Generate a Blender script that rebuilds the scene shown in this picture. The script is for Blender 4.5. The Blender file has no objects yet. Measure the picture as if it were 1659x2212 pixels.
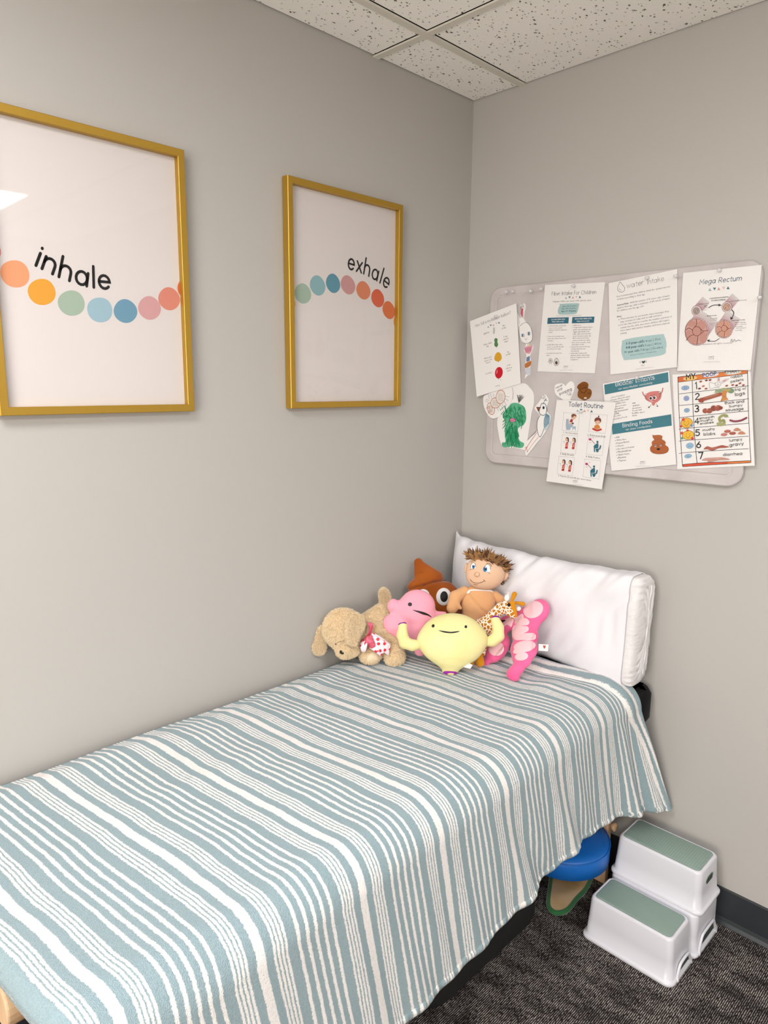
import bpy, bmesh, math, random
import numpy as np
from mathutils import Vector, Matrix
from mathutils.bvhtree import BVHTree
from mathutils.geometry import tessellate_polygon
from mathutils import noise as mnoise

rnd = random.Random(7)
SC = bpy.context.scene
COL = SC.collection

# ------------------------------------------------------------------ camera
CAM = np.array([1.75954394, -2.20842695, 1.70819362])
RGT = np.array([0.70644218, 0.70773177, 0.00742894])
UPV = np.array([-0.13166834, 0.12110091, 0.9838689])
FWD = np.array([-0.69541563, 0.69602464, -0.17873666])
FPX = 1524.2034822820694
H = 2.7215

cd = bpy.data.cameras.new('camera')
cam = bpy.data.objects.new('camera', cd)
COL.objects.link(cam)
M = Matrix.Identity(4)
for i in range(3):
    M[i][0] = RGT[i]; M[i][1] = UPV[i]; M[i][2] = -FWD[i]; M[i][3] = CAM[i]
cam.matrix_world = M
cd.sensor_fit = 'HORIZONTAL'
cd.sensor_width = 36.0
cd.lens = 36.0 * FPX / 1659.0
cd.clip_start = 0.02
SC.camera = cam

# ------------------------------------------------------------------ light
w = bpy.data.worlds.new('world'); SC.world = w; w.use_nodes = True
w.node_tree.nodes['Background'].inputs[0].default_value = (0.9, 0.93, 1.0, 1)
w.node_tree.nodes['Background'].inputs[1].default_value = 0.3
SC.view_settings.view_transform = 'Standard'
SC.view_settings.look = 'None'
SC.view_settings.gamma = 1.0
SC.view_settings.exposure = 0.61
SC.view_settings.use_curve_mapping = False

LAMPS = [((1.0, -2.55), (0.56, 1.16), 18.5), ((2.75, -1.3), (0.56, 1.16), 18.5), ((2.75, -3.3), (0.56, 1.16), 20.0)]
for i, ((lx, ly), (sx, sy), pw) in enumerate(LAMPS):
    ld = bpy.data.lights.new('troffer_light', 'AREA')
    ld.shape = 'RECTANGLE'; ld.size = sx; ld.size_y = sy
    ld.energy = pw
    ld.color = (0.92, 0.945, 1.0)
    lo = bpy.data.objects.new('troffer_light', ld)
    lo.location = (lx, ly, H - 0.035)
    COL.objects.link(lo)
# warm fill light added at the unseen window behind the viewer
ld = bpy.data.lights.new('window_fill', 'AREA'); ld.shape = 'RECTANGLE'; ld.size = 1.7; ld.size_y = 1.3
ld.energy = 38.0; ld.color = (1.0, 0.89, 0.74)
lo = bpy.data.objects.new('window_fill', ld); lo.location = (2.0, -4.24, 1.4)
lo.rotation_euler = (math.radians(90), 0, 0); COL.objects.link(lo)

# ------------------------------------------------------------------ helpers
def ray(px, py):
    v = RGT * (px - 829.5) - UPV * (py - 1106.0) + FWD * FPX
    return v / np.linalg.norm(v)

def onp(px, py, ax, val):
    d = ray(px, py)
    return CAM + d * ((val - CAM[ax]) / d[ax])

def onplane(px, py, P0, N):
    d = ray(px, py)
    return CAM + d * (np.dot(np.array(P0) - CAM, N) / np.dot(d, N))

def s2l(c):
    c = c / 255.0
    return c / 12.92 if c <= 0.04045 else ((c + 0.055) / 1.055) ** 2.4

def hexc(h):
    return tuple(s2l(int(h[i:i + 2], 16)) for i in (0, 2, 4)) + (1.0,)

def nd(nt, typ, **kw):
    n = nt.nodes.new(typ)
    for k, v in kw.items():
        if k.startswith('i_'):
            key = k[2:]
            key = int(key) if key.isdigit() else key.replace('_', ' ')
            n.inputs[key].default_value = v
        else:
            setattr(n, k, v)
    return n

def base_mat(name, col, rough=0.6, metal=0.0, sheen=0.0, coat=0.0, spec=0.5):
    m = bpy.data.materials.new(name); m.use_nodes = True
    b = m.node_tree.nodes['Principled BSDF']
    b.inputs['Base Color'].default_value = hexc(col) if isinstance(col, str) else col
    b.inputs['Roughness'].default_value = rough
    b.inputs['Metallic'].default_value = metal
    b.inputs['Sheen Weight'].default_value = sheen
    b.inputs['Coat Weight'].default_value = coat
    b.inputs['Specular IOR Level'].default_value = spec
    return m, m.node_tree, b

def noise_bump(nt, b, scale, strength, dist=0.002, detail=4, stretch=None):
    tc = nd(nt, 'ShaderNodeTexCoord')
    src = tc.outputs['Object']
    if stretch:
        mp = nd(nt, 'ShaderNodeMapping'); mp.inputs['Scale'].default_value = stretch
        nt.links.new(src, mp.inputs[0]); src = mp.outputs[0]
    n = nd(nt, 'ShaderNodeTexNoise'); n.inputs['Scale'].default_value = scale; n.inputs['Detail'].default_value = detail
    nt.links.new(src, n.inputs['Vector'])
    bp = nd(nt, 'ShaderNodeBump'); bp.inputs['Strength'].default_value = strength; bp.inputs['Distance'].default_value = dist
    nt.links.new(n.outputs[0], bp.inputs['Height'])
    nt.links.new(bp.outputs[0], b.inputs['Normal'])
    return n, src

def col_var(nt, b, c1, c2, scale=3.0, src=None, detail=3, lo=0.35, hi=0.65):
    if src is None:
        src = nd(nt, 'ShaderNodeTexCoord').outputs['Object']
    n = nd(nt, 'ShaderNodeTexNoise'); n.inputs['Scale'].default_value = scale; n.inputs['Detail'].default_value = detail
    nt.links.new(src, n.inputs['Vector'])
    r = nd(nt, 'ShaderNodeValToRGB')
    r.color_ramp.elements[0].position = lo; r.color_ramp.elements[0].color = hexc(c1)
    r.color_ramp.elements[1].position = hi; r.color_ramp.elements[1].color = hexc(c2)
    nt.links.new(n.outputs[0], r.inputs[0]); nt.links.new(r.outputs[0], b.inputs['Base Color'])

def plush(name, c1, c2=None, scale=12, sheen=0.35, bump=0.25, bs=260):
    m, nt, b = base_mat(name, c1, 0.95, sheen=sheen, spec=0.15)
    b.inputs['Sheen Roughness'].default_value = 0.45
    noise_bump(nt, b, bs, bump, 0.002)
    if c2:
        col_var(nt, b, c1, c2, scale)
    return m

_ink = {}
def ink(h):
    if h not in _ink:
        m, nt, b = base_mat('ink_' + h, ''.join('%02x' % int(int(h[i:i + 2], 16) * .92) for i in (0, 2, 4)), 0.75, spec=0.2)
        _ink[h] = m
    return _ink[h]

def origin_of(o):
    v = Vector((0, 0, 0))
    while o is not None:
        v = v + o.location; o = o.parent
    return v

def mk(name, verts, faces, mat, parent=None, smooth=True, midx=None, uvs=None, loc=None, kind=None):
    """one mesh object; verts are room coordinates"""
    if parent is not None:
        org = origin_of(parent); l = Vector((0, 0, 0))
    else:
        v = np.array(verts, dtype=float)
        if loc is None:
            loc = ((v[:, 0].min() + v[:, 0].max()) / 2, (v[:, 1].min() + v[:, 1].max()) / 2, v[:, 2].min())
        org = Vector(loc); l = org
    me = bpy.data.meshes.new(name)
    vv = [(p[0] - org[0], p[1] - org[1], p[2] - org[2]) for p in verts]
    me.from_pydata(vv, [], [tuple(int(i) for i in f) for f in faces])
    mats = mat if isinstance(mat, (list, tuple)) else [mat]
    for m in mats:
        me.materials.append(m)
    if midx is not None:
        me.polygons.foreach_set('material_index', list(midx))
    if smooth:
        me.polygons.foreach_set('use_smooth', [True] * len(me.polygons))
    if uvs is not None:
        ul = me.uv_layers.new(name='UVMap')
        li = np.zeros(len(me.loops), dtype=np.int32); me.loops.foreach_get('vertex_index', li)
        ul.data.foreach_set('uv', np.array(uvs, dtype=float)[li].ravel())
    me.update()
    o = bpy.data.objects.new(name, me); COL.objects.link(o)
    o.location = l
    if parent is not None:
        o.parent = parent
    if kind:
        o['kind'] = kind
    return o

def thing(name, label, cat, loc, group=None):
    o = bpy.data.objects.new(name, None); COL.objects.link(o)
    o.location = loc; o.empty_display_size = 0.05
    return tag(o, label, cat, group)

def tag(o, label, cat=None, group=None):
    o['label'] = label
    if cat: o['category'] = cat
    if group: o['group'] = group
    return o

class G:
    """vertex / face collector"""
    def __init__(s): s.v = []; s.f = []; s.m = []
    def add(s, v, f, m=0):
        n = len(s.v); s.v += [tuple(p) for p in v]; s.f += [tuple(i + n for i in q) for q in f]; s.m += [m] * len(f)
        return s
    def box(s, x0, x1, y0, y1, z0, z1, m=0):
        v = [(x, y, z) for z in (z0, z1) for y in (y0, y1) for x in (x0, x1)]
        f = [(0, 2, 3, 1), (4, 5, 7, 6), (0, 1, 5, 4), (2, 6, 7, 3), (0, 4, 6, 2), (1, 3, 7, 5)]
        return s.add(v, f, m)
    def tube(s, pts, r, n=10, m=0, cap=True, up=(0, 0, 1)):
        pts = [np.array(p, float) for p in pts]; k = len(pts)
        rs = r if hasattr(r, '__len__') else [r] * k
        vs = []; prev = None
        for i in range(k):
            t = pts[min(i + 1, k - 1)] - pts[max(i - 1, 0)]; t = t / (np.linalg.norm(t) + 1e-12)
            if prev is None:
                a = np.cross(t, up)
                if np.linalg.norm(a) < 1e-3: a = np.cross(t, (1, 0, 0))
            else:
                a = prev - t * np.dot(prev, t)
            a = a / np.linalg.norm(a); prev = a; b = np.cross(t, a)
            for j in range(n):
                th = 2 * math.pi * j / n
                vs.append(pts[i] + (a * math.cos(th) + b * math.sin(th)) * rs[i])
        fs = [(i * n + j, i * n + (j + 1) % n, (i + 1) * n + (j + 1) % n, (i + 1) * n + j) for i in range(k - 1) for j in range(n)]
        if cap:
            fs.append(tuple(range(n - 1, -1, -1))); fs.append(tuple((k - 1) * n + j for j in range(n)))
        return s.add(vs, fs, m)
    def mk(s, name, mat, parent=None, **kw):
        return mk(name, s.v, s.f, mat, parent, midx=s.m, **kw)

def catmull(pts, n=8, closed=False):
    P = [np.array(p, float) for p in pts]; k = len(P); out = []
    rng = range(k) if closed else range(k - 1)
    for i in rng:
        if closed:
            a, b, c, d = P[(i - 1) % k], P[i], P[(i + 1) % k], P[(i + 2) % k]
        else:
            a, b, c, d = P[max(i - 1, 0)], P[i], P[i + 1], P[min(i + 2, k - 1)]
        for j in range(n):
            t = j / n
            out.append(0.5 * ((2 * b) + (c - a) * t + (2 * a - 5 * b + 4 * c - d) * t * t + (3 * b - a - 3 * c + d) * t ** 3))
    if not closed: out.append(P[-1])
    return out

def bevel(o, w=0.004, seg=3, angle=0.6):
    md = o.modifiers.new('bevel', 'BEVEL'); md.width = w; md.segments = seg
    md.limit_method = 'ANGLE'; md.angle_limit = angle
    return o

def rrect(x0, x1, y0, y1, r, n=6):
    out = []
    for cx, cy, a0 in ((x1 - r, y1 - r, 0), (x0 + r, y1 - r, 90), (x0 + r, y0 + r, 180), (x1 - r, y0 + r, 270)):
        for j in range(n + 1):
            a = math.radians(a0 + 90 * j / n); out.append((cx + r * math.cos(a), cy + r * math.sin(a)))
    return out

def loft(g, rings, m=0, cap0=True, cap1=True):
    n = len(rings[0]); v = [p for r in rings for p in r]
    f = [(i * n + j, i * n + (j + 1) % n, (i + 1) * n + (j + 1) % n, (i + 1) * n + j) for i in range(len(rings) - 1) for j in range(n)]
    if cap0: f.append(tuple(range(n - 1, -1, -1)))
    if cap1: f.append(tuple((len(rings) - 1) * n + j for j in range(n)))
    g.add(v, f, m)

# ------------------------------------------------------------------ room shell
def wall_mat(name, c):
    m, nt, b = base_mat(name, c, 0.55, spec=0.35)
    n, src = noise_bump(nt, b, 160, 0.12, 0.001, 5)
    return m
MW = wall_mat('greige_wall_paint', 'B3AFAA')
RX, RY = 3.9, -4.3
def quad_wall(name, v, mat=MW):
    return mk(name, v, [(0, 1, 2, 3), (7, 6, 5, 4), (0, 4, 5, 1), (1, 5, 6, 2), (2, 6, 7, 3), (3, 7, 4, 0)], mat, smooth=False, kind='structure')
def boxw(name, x0, x1, y0, y1, z0, z1, mat):
    return G().box(x0, x1, y0, y1, z0, z1).mk(name, mat, smooth=False, kind='structure')
boxw('wall_left', -0.1, 0.0, RY - .1, 0.1, 0, H + .1, MW)
boxw('wall_right', 0.0, RX + .1, 0.0, 0.1, 0, H + .1, MW)
boxw('wall_near', 0.0, RX + .1, RY - .1, RY, 0, H + .1, MW)
boxw('wall_side', RX, RX + .1, RY, 0.0, 0, H + .1, MW)

# carpet: charcoal with fine broken light lines along Y
mc, nt, b = base_mat('charcoal_loop_carpet', '3b3736', 0.95, spec=0.1)
tc = nd(nt, 'ShaderNodeTexCoord')
mp = nd(nt, 'ShaderNodeMapping'); mp.inputs['Scale'].default_value = (1, 1, 1)
nt.links.new(tc.outputs['Object'], mp.inputs[0])
wv = nd(nt, 'ShaderNodeTexWave', wave_type='BANDS', bands_direction='X')
wv.inputs['Scale'].default_value = 62.0; wv.inputs['Distortion'].default_value = 1.2; wv.inputs['Detail'].default_value = 2; wv.inputs['Detail Scale'].default_value = 2.5
nt.links.new(mp.outputs[0], wv.inputs['Vector'])
mp2 = nd(nt, 'ShaderNodeMapping'); mp2.inputs['Scale'].default_value = (420, 90, 1)
nt.links.new(tc.outputs['Object'], mp2.inputs[0])
n1 = nd(nt, 'ShaderNodeTexNoise'); n1.inputs['Scale'].default_value = 1.0; n1.inputs['Detail'].default_value = 2
nt.links.new(mp2.outputs[0], n1.inputs['Vector'])
mp3 = nd(nt, 'ShaderNodeMapping'); mp3.inputs['Scale'].default_value = (9, 22, 1)
nt.links.new(tc.outputs['Object'], mp3.inputs[0])
n2 = nd(nt, 'ShaderNodeTexNoise'); n2.inputs['Scale'].default_value = 1.0; n2.inputs['Detail'].default_value = 4
nt.links.new(mp3.outputs[0], n2.inputs['Vector'])
rn = nd(nt, 'ShaderNodeValToRGB'); rn.color_ramp.elements[0].position = .38; rn.color_ramp.elements[0].color = (.12, .12, .12, 1); rn.color_ramp.elements[1].position = .60; rn.color_ramp.elements[1].color = (.72, .72, .72, 1); nt.links.new(n1.outputs[0], rn.inputs[0])
mul = nd(nt, 'ShaderNodeMath', operation='MULTIPLY'); nt.links.new(wv.outputs['Fac'], mul.inputs[0]); nt.links.new(rn.outputs[0], mul.inputs[1])
r2 = nd(nt, 'ShaderNodeValToRGB'); r2.color_ramp.elements[0].position = 0.36; r2.color_ramp.elements[1].position = 0.62
r2.color_ramp.elements[0].color = (0.42, 0.42, 0.42, 1)
nt.links.new(n2.outputs[0], r2.inputs[0])
mul2 = nd(nt, 'ShaderNodeMath', operation='MULTIPLY'); nt.links.new(mul.outputs[0], mul2.inputs[0]); nt.links.new(r2.outputs[0], mul2.inputs[1])
r = nd(nt, 'ShaderNodeValToRGB')
r.color_ramp.elements[0].position = 0.10; r.color_ramp.elements[0].color = hexc('221d1c')
r.color_ramp.elements[1].position = 0.56; r.color_ramp.elements[1].color = hexc('bab1ab')
nt.links.new(mul2.outputs[0], r.inputs[0]); nt.links.new(r.outputs[0], b.inputs['Base Color'])
bp = nd(nt, 'ShaderNodeBump'); bp.inputs['Strength'].default_value = 0.8; bp.inputs['Distance'].default_value = 0.004
nt.links.new(mul.outputs[0], bp.inputs['Height']); nt.links.new(bp.outputs[0], b.inputs['Normal'])
boxw('floor', 0, RX, RY, 0, -0.1, 0, mc)

# ceiling: plenum slab, lay-in panels and a T grid
mslab, _, _ = base_mat('plenum_shade', '2a2824', 0.9)  # slab coloured dark so the gap along the walls reads as shadow
ceil = boxw('ceiling', 0.0, RX, RY, 0.0, H + 0.03, H + 0.1, mslab)
mt, nt, b = base_mat('fissured_ceiling_panel', 'D8D3CA', 0.9, spec=0.1)
tc = nd(nt, 'ShaderNodeTexCoord')
dn = nd(nt, 'ShaderNodeTexNoise'); dn.inputs['Scale'].default_value = 60
nt.links.new(tc.outputs['Object'], dn.inputs['Vector'])
mx = nd(nt, 'ShaderNodeMix', data_type='VECTOR'); mx.inputs[0].default_value = 0.018
nt.links.new(tc.outputs['Object'], mx.inputs[4]); nt.links.new(dn.outputs['Color'], mx.inputs[5])
mp = nd(nt, 'ShaderNodeMapping'); mp.inputs['Scale'].default_value = (1.0, 0.62, 1.0); mp.inputs['Rotation'].default_value = (0, 0, 0.5)
nt.links.new(mx.outputs[1], mp.inputs[0])
v1 = nd(nt, 'ShaderNodeTexVoronoi'); v1.inputs['Scale'].default_value = 85; v1.inputs['Randomness'].default_value = 1
nt.links.new(mp.outputs[0], v1.inputs['Vector'])
v2 = nd(nt, 'ShaderNodeTexVoronoi'); v2.inputs['Scale'].default_value = 42; v2.inputs['Randomness'].default_value = 1
nt.links.new(mp.outputs[0], v2.inputs['Vector'])
ra = nd(nt, 'ShaderNodeValToRGB'); ra.color_ramp.elements[0].position = 0.12; ra.color_ramp.elements[1].position = 0.19
nt.links.new(v1.outputs['Distance'], ra.inputs[0])
rb = nd(nt, 'ShaderNodeValToRGB'); rb.color_ramp.elements[0].position = 0.10; rb.color_ramp.elements[1].position = 0.15
nt.links.new(v2.outputs['Distance'], rb.inputs[0])
mn = nd(nt, 'ShaderNodeMath', operation='MINIMUM'); nt.links.new(ra.outputs[0], mn.inputs[0]); nt.links.new(rb.outputs[0], mn.inputs[1])
mc2 = nd(nt, 'ShaderNodeMix', data_type='RGBA'); mc2.inputs[6].default_value = hexc('6a6054'); mc2.inputs[7].default_value = hexc('FBF8F2')
nt.links.new(mn.outputs[0], mc2.inputs[0]); nt.links.new(mc2.outputs[2], b.inputs['Base Color'])
fn = nd(nt, 'ShaderNodeTexNoise'); fn.inputs['Scale'].default_value = 220; nt.links.new(tc.outputs['Object'], fn.inputs['Vector'])
ad = nd(nt, 'ShaderNodeMath', operation='MULTIPLY_ADD'); ad.inputs[1].default_value = 0.25
nt.links.new(fn.outputs[0], ad.inputs[0]); nt.links.new(mn.outputs[0], ad.inputs[2])
bp = nd(nt, 'ShaderNodeBump'); bp.inputs['Strength'].default_value = 0.6; bp.inputs['Distance'].default_value = 0.004
nt.links.new(ad.outputs[0], bp.inputs['Height']); nt.links.new(bp.outputs[0], b.inputs['Normal'])
mg, _, _ = base_mat('white_grid_enamel', 'D9D4C8', 0.45)
mdk, _, _ = base_mat('dark_gap', '2b2620', 0.9)
XS = [0.0, 0.215, 1.435, 2.655, 3.9]
YS = [0.0, -0.5, -1.11, -1.72, -2.33, -2.94, -3.55, -4.3]
lamp_cells = set()
for i in range(len(XS) - 1):
    for j in range(len(YS) - 1):
        x0 = XS[i] + (0.004 if i == 0 else 0.014); x1 = XS[i + 1] - (0.004 if i == len(XS) - 2 else 0.014)
        y1 = YS[j] - (0.004 if j == 0 else 0.014); y0 = YS[j + 1] + 0.014
        t = G().box(x0, x1, y0, y1, H + 0.004, H + 0.02).mk('ceiling_panel', mt, ceil, smooth=False)
        bevel(t, 0.003, 2)
g = G()
for x in XS[1:-1]: g.box(x - .012, x + .012, RY, -0.0, H - 0.002, H + 0.0035)
for k, y in enumerate(YS[1:-1]):
    for i in range(len(XS) - 1):
        g.box(XS[i] + (0.0122 if i else 0.0), XS[i + 1] - (0.0122 if i < len(XS) - 2 else 0), y - .012, y + .012, H - 0.0014, H + 0.0035)
g.mk('ceiling_grid', mg, ceil, smooth=False)
# troffers behind the camera's view
mfr, _, _ = base_mat('white_lamp_frame', 'E6E4DE', 0.4)
mdf = bpy.data.materials.new('lit_diffuser'); mdf.use_nodes = True
bb = mdf.node_tree.nodes['Principled BSDF']
bb.inputs['Emission Color'].default_value = (1, .97, .92, 1); bb.inputs['Emission Strength'].default_value = 3.0
LB = ['flat ceiling light nearest the framed inhale print', 'flat ceiling light nearest the wall of pinned papers', 'flat ceiling light at the rear of the room, farthest from the corner']
for i, ((lx, ly), (sx, sy), pw) in enumerate(LAMPS):
    t = thing('ceiling_light', LB[i], 'light', (lx, ly, H - 0.03), 'ceiling lights behind the viewer')
    g = G(); a, c = sx / 2 + .03, sy / 2 + .03
    g.box(lx - a, lx + a, ly - c, ly - c + .03, H - .03, H - .003); g.box(lx - a, lx + a, ly + c - .03, ly + c, H - .03, H - .003)
    g.box(lx - a, lx - a + .03, ly - c + .03, ly + c - .03, H - .03, H - .003); g.box(lx + a - .03, lx + a, ly - c + .03, ly + c - .03, H - .03, H - .003)
    g.mk('frame', mfr, t, smooth=False)
    G().box(lx - sx / 2, lx + sx / 2, ly - sy / 2, ly + sy / 2, H - .022, H - .012).mk('diffuser', mdf, t, smooth=False)

# black vinyl cove base
mb, nt, b = base_mat('black_vinyl_base', '2E3134', 0.35)
def cove(name, p0, p1, nrm, z1=0.122):
    prof = [(0.0, z1), (0.004, z1), (0.0055, z1 - .004), (0.0055, 0.022), (0.009, 0.010), (0.018, 0.002), (0.018, 0.0), (0.0, 0.0)]
    v = []
    for P in (p0, p1):
        for d, z in prof:
            v.append((P[0] + nrm[0] * d, P[1] + nrm[1] * d, z))
    n = len(prof)
    f = [(j, (j + 1) % n, n + (j + 1) % n, n + j) for j in range(n)] + [tuple(range(n)), tuple(range(2 * n - 1, n - 1, -1))]
    return mk(name, v, f, mb, smooth=False, kind='structure')
cove('baseboard_right', (0.0185, 0), (RX, 0), (0, -1))
cove('baseboard_left', (0, 0), (0, RY), (1, 0))
mwf, _, _ = base_mat('white_window_frame', 'E4E2DC', 0.4)
mgl = bpy.data.materials.new('bright_window_glass'); mgl.use_nodes = True
bb = mgl.node_tree.nodes['Principled BSDF']; bb.inputs['Emission Color'].default_value = (.93, .96, 1, 1); bb.inputs['Emission Strength'].default_value = 2.0
g = G().box(1.15, 2.85, RY + .002, RY + .012, .85, 2.15); wn = g.mk('window_1', mgl, smooth=False, kind='structure')  # unseen window, put in together with its fill light
g = G()
for a in ((1.09, 1.15, .79, 2.21), (2.85, 2.91, .79, 2.21), (1.15, 2.85, .79, .85), (1.15, 2.85, 2.15, 2.21), (1.98, 2.02, .85, 2.15)):
    g.box(a[0], a[1], RY + .002, RY + .035, a[2], a[3])
g.mk('window_frame', mwf, wn, smooth=False)
cove('baseboard_near', (0.0185, RY), (RX, RY), (0, 1))
cove('baseboard_side', (RX, -0.0185), (RX, RY + 0.0185), (-1, 0))

# ------------------------------------------------------------------ massage table
mvin, nt, b = base_mat('black_vinyl', '070708', 0.6, spec=.2); noise_bump(nt, b, 300, 0.15, 0.001)
mwood, nt, b = base_mat('pale_beech', 'D6B591', 0.5)
tc = nd(nt, 'ShaderNodeTexCoord'); mp = nd(nt, 'ShaderNodeMapping'); mp.inputs['Scale'].default_value = (14, 14, 1.5)
nt.links.new(tc.outputs['Object'], mp.inputs[0]); col_var(nt, b, 'C79F78', 'DDBD98', 3.0, mp.outputs[0], 6)
msteel, _, _ = base_mat('steel_bolt', '9a9a98', 0.3, 1.0)
TX0, TX1, TY0, TY1 = 0.03, 0.825, -1.865, -0.03
tab = thing('massage_table', 'padded black massage table on pale wooden legs under the striped blanket', 'massage table', ((TX0 + TX1) / 2, (TY0 + TY1) / 2, 0))
g = G(); rings = []
for dz, ins in ((0.0, 0.030), (0.008, 0.012), (0.025, 0.0), (0.085, 0.0), (0.110, 0.006), (0.130, 0.022), (0.143, 0.050), (0.147, 0.08)):
    rr = rrect(TX0 + ins, TX1 - ins - 0.01, TY0 + ins, TY1 - ins, 0.07)
    rings.append([(x, y, 0.605 + dz) for x, y in rr])
loft(g, rings); g.mk('padded_top', mvin, tab)
G().box(0.10, 0.76, -1.83, -0.08, 0.545, 0.604).mk('frame', mwood, tab, smooth=False)
g = G(); rings = []
for dz, ins in ((0, .02), (.008, .006), (.02, 0), (.10, 0), (.118, .008), (.125, .024)):
    rings.append([(x, y, .61 + dz) for x, y in rrect(.74 + ins, .848 - ins, -.13 + ins, -.008 - ins, .05)])
loft(g, rings); g.mk('corner_bumper', mvin, tab)
def leg(x, y):
    g = G().box(x - .035, x + .035, y - .014, y + .014, 0.24, 0.544)
    g.box(x - .030, x + .030, y + .0145, y + .040, 0.0, 0.40)
    l = g.mk('leg', mwood, tab, smooth=False); bevel(l, 0.004, 2)
    G().tube([(x + .0355, y + .03, .222), (x + .048, y + .03, .222), (x + .052, y + .03, .222)], [0.012, .016, .012], 8).mk('knob', mwood, l)
for x in (0.14, 0.735):
    leg(x, -0.13); leg(x, -1.75)
# end bracket seen past the near end of the blanket
def plank(xa, za, xb, zb, w, y0, y1, name, par):
    d = np.array([xb - xa, zb - za]); L = np.linalg.norm(d); d /= L; p = np.array([-d[1], d[0]])
    o2 = []
    for k in range(13):
        a = math.pi / 2 + math.pi * k / 12; o2.append((xa + w * (math.cos(a) * d[0] + math.sin(a) * p[0]), za + w * (math.cos(a) * d[1] + math.sin(a) * p[1])))
    for k in range(13):
        a = -math.pi / 2 + math.pi * k / 12; o2.append((xb + w * (math.cos(a) * d[0] + math.sin(a) * p[0]), zb + w * (math.cos(a) * d[1] + math.sin(a) * p[1])))
    g = G(); loft(g, [[(x, y0, z) for x, z in o2], [(x, y1, z) for x, z in o2]])
    o = g.mk(name, mwood, par, smooth=False); return bevel(o, 0.005, 3)
br = plank(0.20, 0.655, 0.555, 0.655, 0.045, -1.935, -1.868, 'end_bracket', tab)
plank(0.50, 0.56, 0.50, 0.30, 0.038, -1.965, -1.937, 'bracket_arm', br)
for x in (0.44, 0.36):
    G().tube([(x, -1.943, .655), (x, -1.9355, .655)], 0.008, 12).mk('bolt', msteel, br)

# ------------------------------------------------------------------ striped blanket
def sstep(a, b, x):
    t = min(1, max(0, (x - a) / (b - a))); return t * t * (3 - 2 * t)
ZH = [(-1, .30), (2, .30), (3, .315), (4, .345), (5, .375), (6, .368), (7.1, .325)]
def zh(u): return float(np.interp(u, [a for a, _ in ZH], [b for _, b in ZH]))
U0 = -0.235
ZT = 0.7655
RB = 0.085; SB = 0.72; SE = SB + RB * math.pi / 2
def fold(u, d):
    """outward ripple of the hanging side"""
    q = d / 0.37
    a = 0.003 * math.sin(2 * math.pi * (u * 1.15 + 0.9 * d + .1)) + 0.003 * math.sin(2 * math.pi * (u * 2.3 - 2.2 * d + .35))
    loc = 0.013 * math.exp(-((u - (4.15 - 1.6 * (0.37 - d))) / 0.16) ** 2) - 0.012 * math.exp(-((u - (4.55 - 1.6 * (0.37 - d))) / 0.15) ** 2)
    loc += 0.010 * math.exp(-((u - (5.05 - 1.0 * (0.37 - d))) / 0.15) ** 2) - 0.009 * math.exp(-((u - (5.4 - 1.0 * (0.37 - d))) / 0.13) ** 2)
    loc += 0.024 * math.exp(-((u - 6.42) / 0.12) ** 2) - 0.030 * math.exp(-((u - 6.62) / 0.10) ** 2) * (1 - 0.3 * q)
    return (a + loc) * min(1.0, q ** 0.8)
def bl(u, s, off=0.0):
    """blanket surface: u = stripe number along the bed, s = metres across"""
    uc = max(u, U0)
    e = sstep(6.0, 7.0, u)
    if s <= SB:
        x = 0.03 + s; z = ZT; nx, nz = 0, 1; a = (x - .03) / .78; d = 0
    elif s <= SE:
        th = (s - SB) / RB; x = .03 + SB + RB * math.sin(th); z = ZT - RB + RB * math.cos(th); nx, nz = math.sin(th), math.cos(th); a = min(1.0, (x - .03) / .78); d = 0
    else:
        d = s - SE; z = ZT - RB - d; x = .03 + SB + RB; nx, nz = 1, 0; a = 1.0
    D = ZT - RB - zh(u)
    yw = -1.93 + .2515 * uc; ye = -1.83 + .247 * uc; yh = -1.765 + .2475 * uc
    y = yw + (ye - yw) * a
    if d > 0:
        q = d / 0.335
        z = ZT - RB - d * D / 0.335
        y = ye + (yh - ye) * min(1, q)
        x += 0.012 * q + 0.075 * e * q ** 1.1 + max(fold(u, d), -.004 - .02 * q)
    # soft lumps of the top
    top = (1 - sstep(.70, .80, s))
    wob = mnoise.noise((x * 3.1, y * 2.2, 1.3)) * .016 + mnoise.noise((x * 7, y * 5, 7.3)) * .006
    y += wob * (0.4 + 0.6 * top) * min(1, a * 6)
    if d == 0:
        bumpz = 0.007 * mnoise.noise((x * 5, y * 4.0, 3.1)) + 0.003 * mnoise.noise((x * 16, y * 3.0, 9.1))
        # cushion dip towards the wall edge
        z += bumpz * (1 if s < SB else 1 - (s - SB) / (SE - SB)) - 0.012 * (1 - sstep(0, .07, s))
        z += 0.010 * math.exp(-((s - .62) / .05) ** 2) * math.exp(-((u - 6.0) / .35) ** 2)
    if u < U0:
        drop = (U0 - u) * .25
        ang = min(drop / .02, math.pi / 2)
        y -= .02 * math.sin(ang) + 0.02 * max(0, drop - .0314) ; z -= .02 * (1 - math.cos(ang)) + max(0, drop - .0314)
    return np.array([x + nx * off, y, z + nz * off])
def uend(s):
    if s < .5: return 6.82
    if s < .80: return 6.82 + (s - .5) / .3 * .10
    return 6.92 + .16 * min(1, (s - .8) / .37)
mbl, nt, b = base_mat('striped_fleece', 'B0C4C4', 0.95, sheen=0.25, spec=0.1)
b.inputs['Sheen Roughness'].default_value = 0.5
uvn = nd(nt, 'ShaderNodeUVMap'); sep = nd(nt, 'ShaderNodeSeparateXYZ'); nt.links.new(uvn.outputs[0], sep.inputs[0])
tc = nd(nt, 'ShaderNodeTexCoord')
nz1 = nd(nt, 'ShaderNodeTexNoise'); nz1.inputs['Scale'].default_value = 260; nz1.inputs['Detail'].default_value = 3
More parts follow.
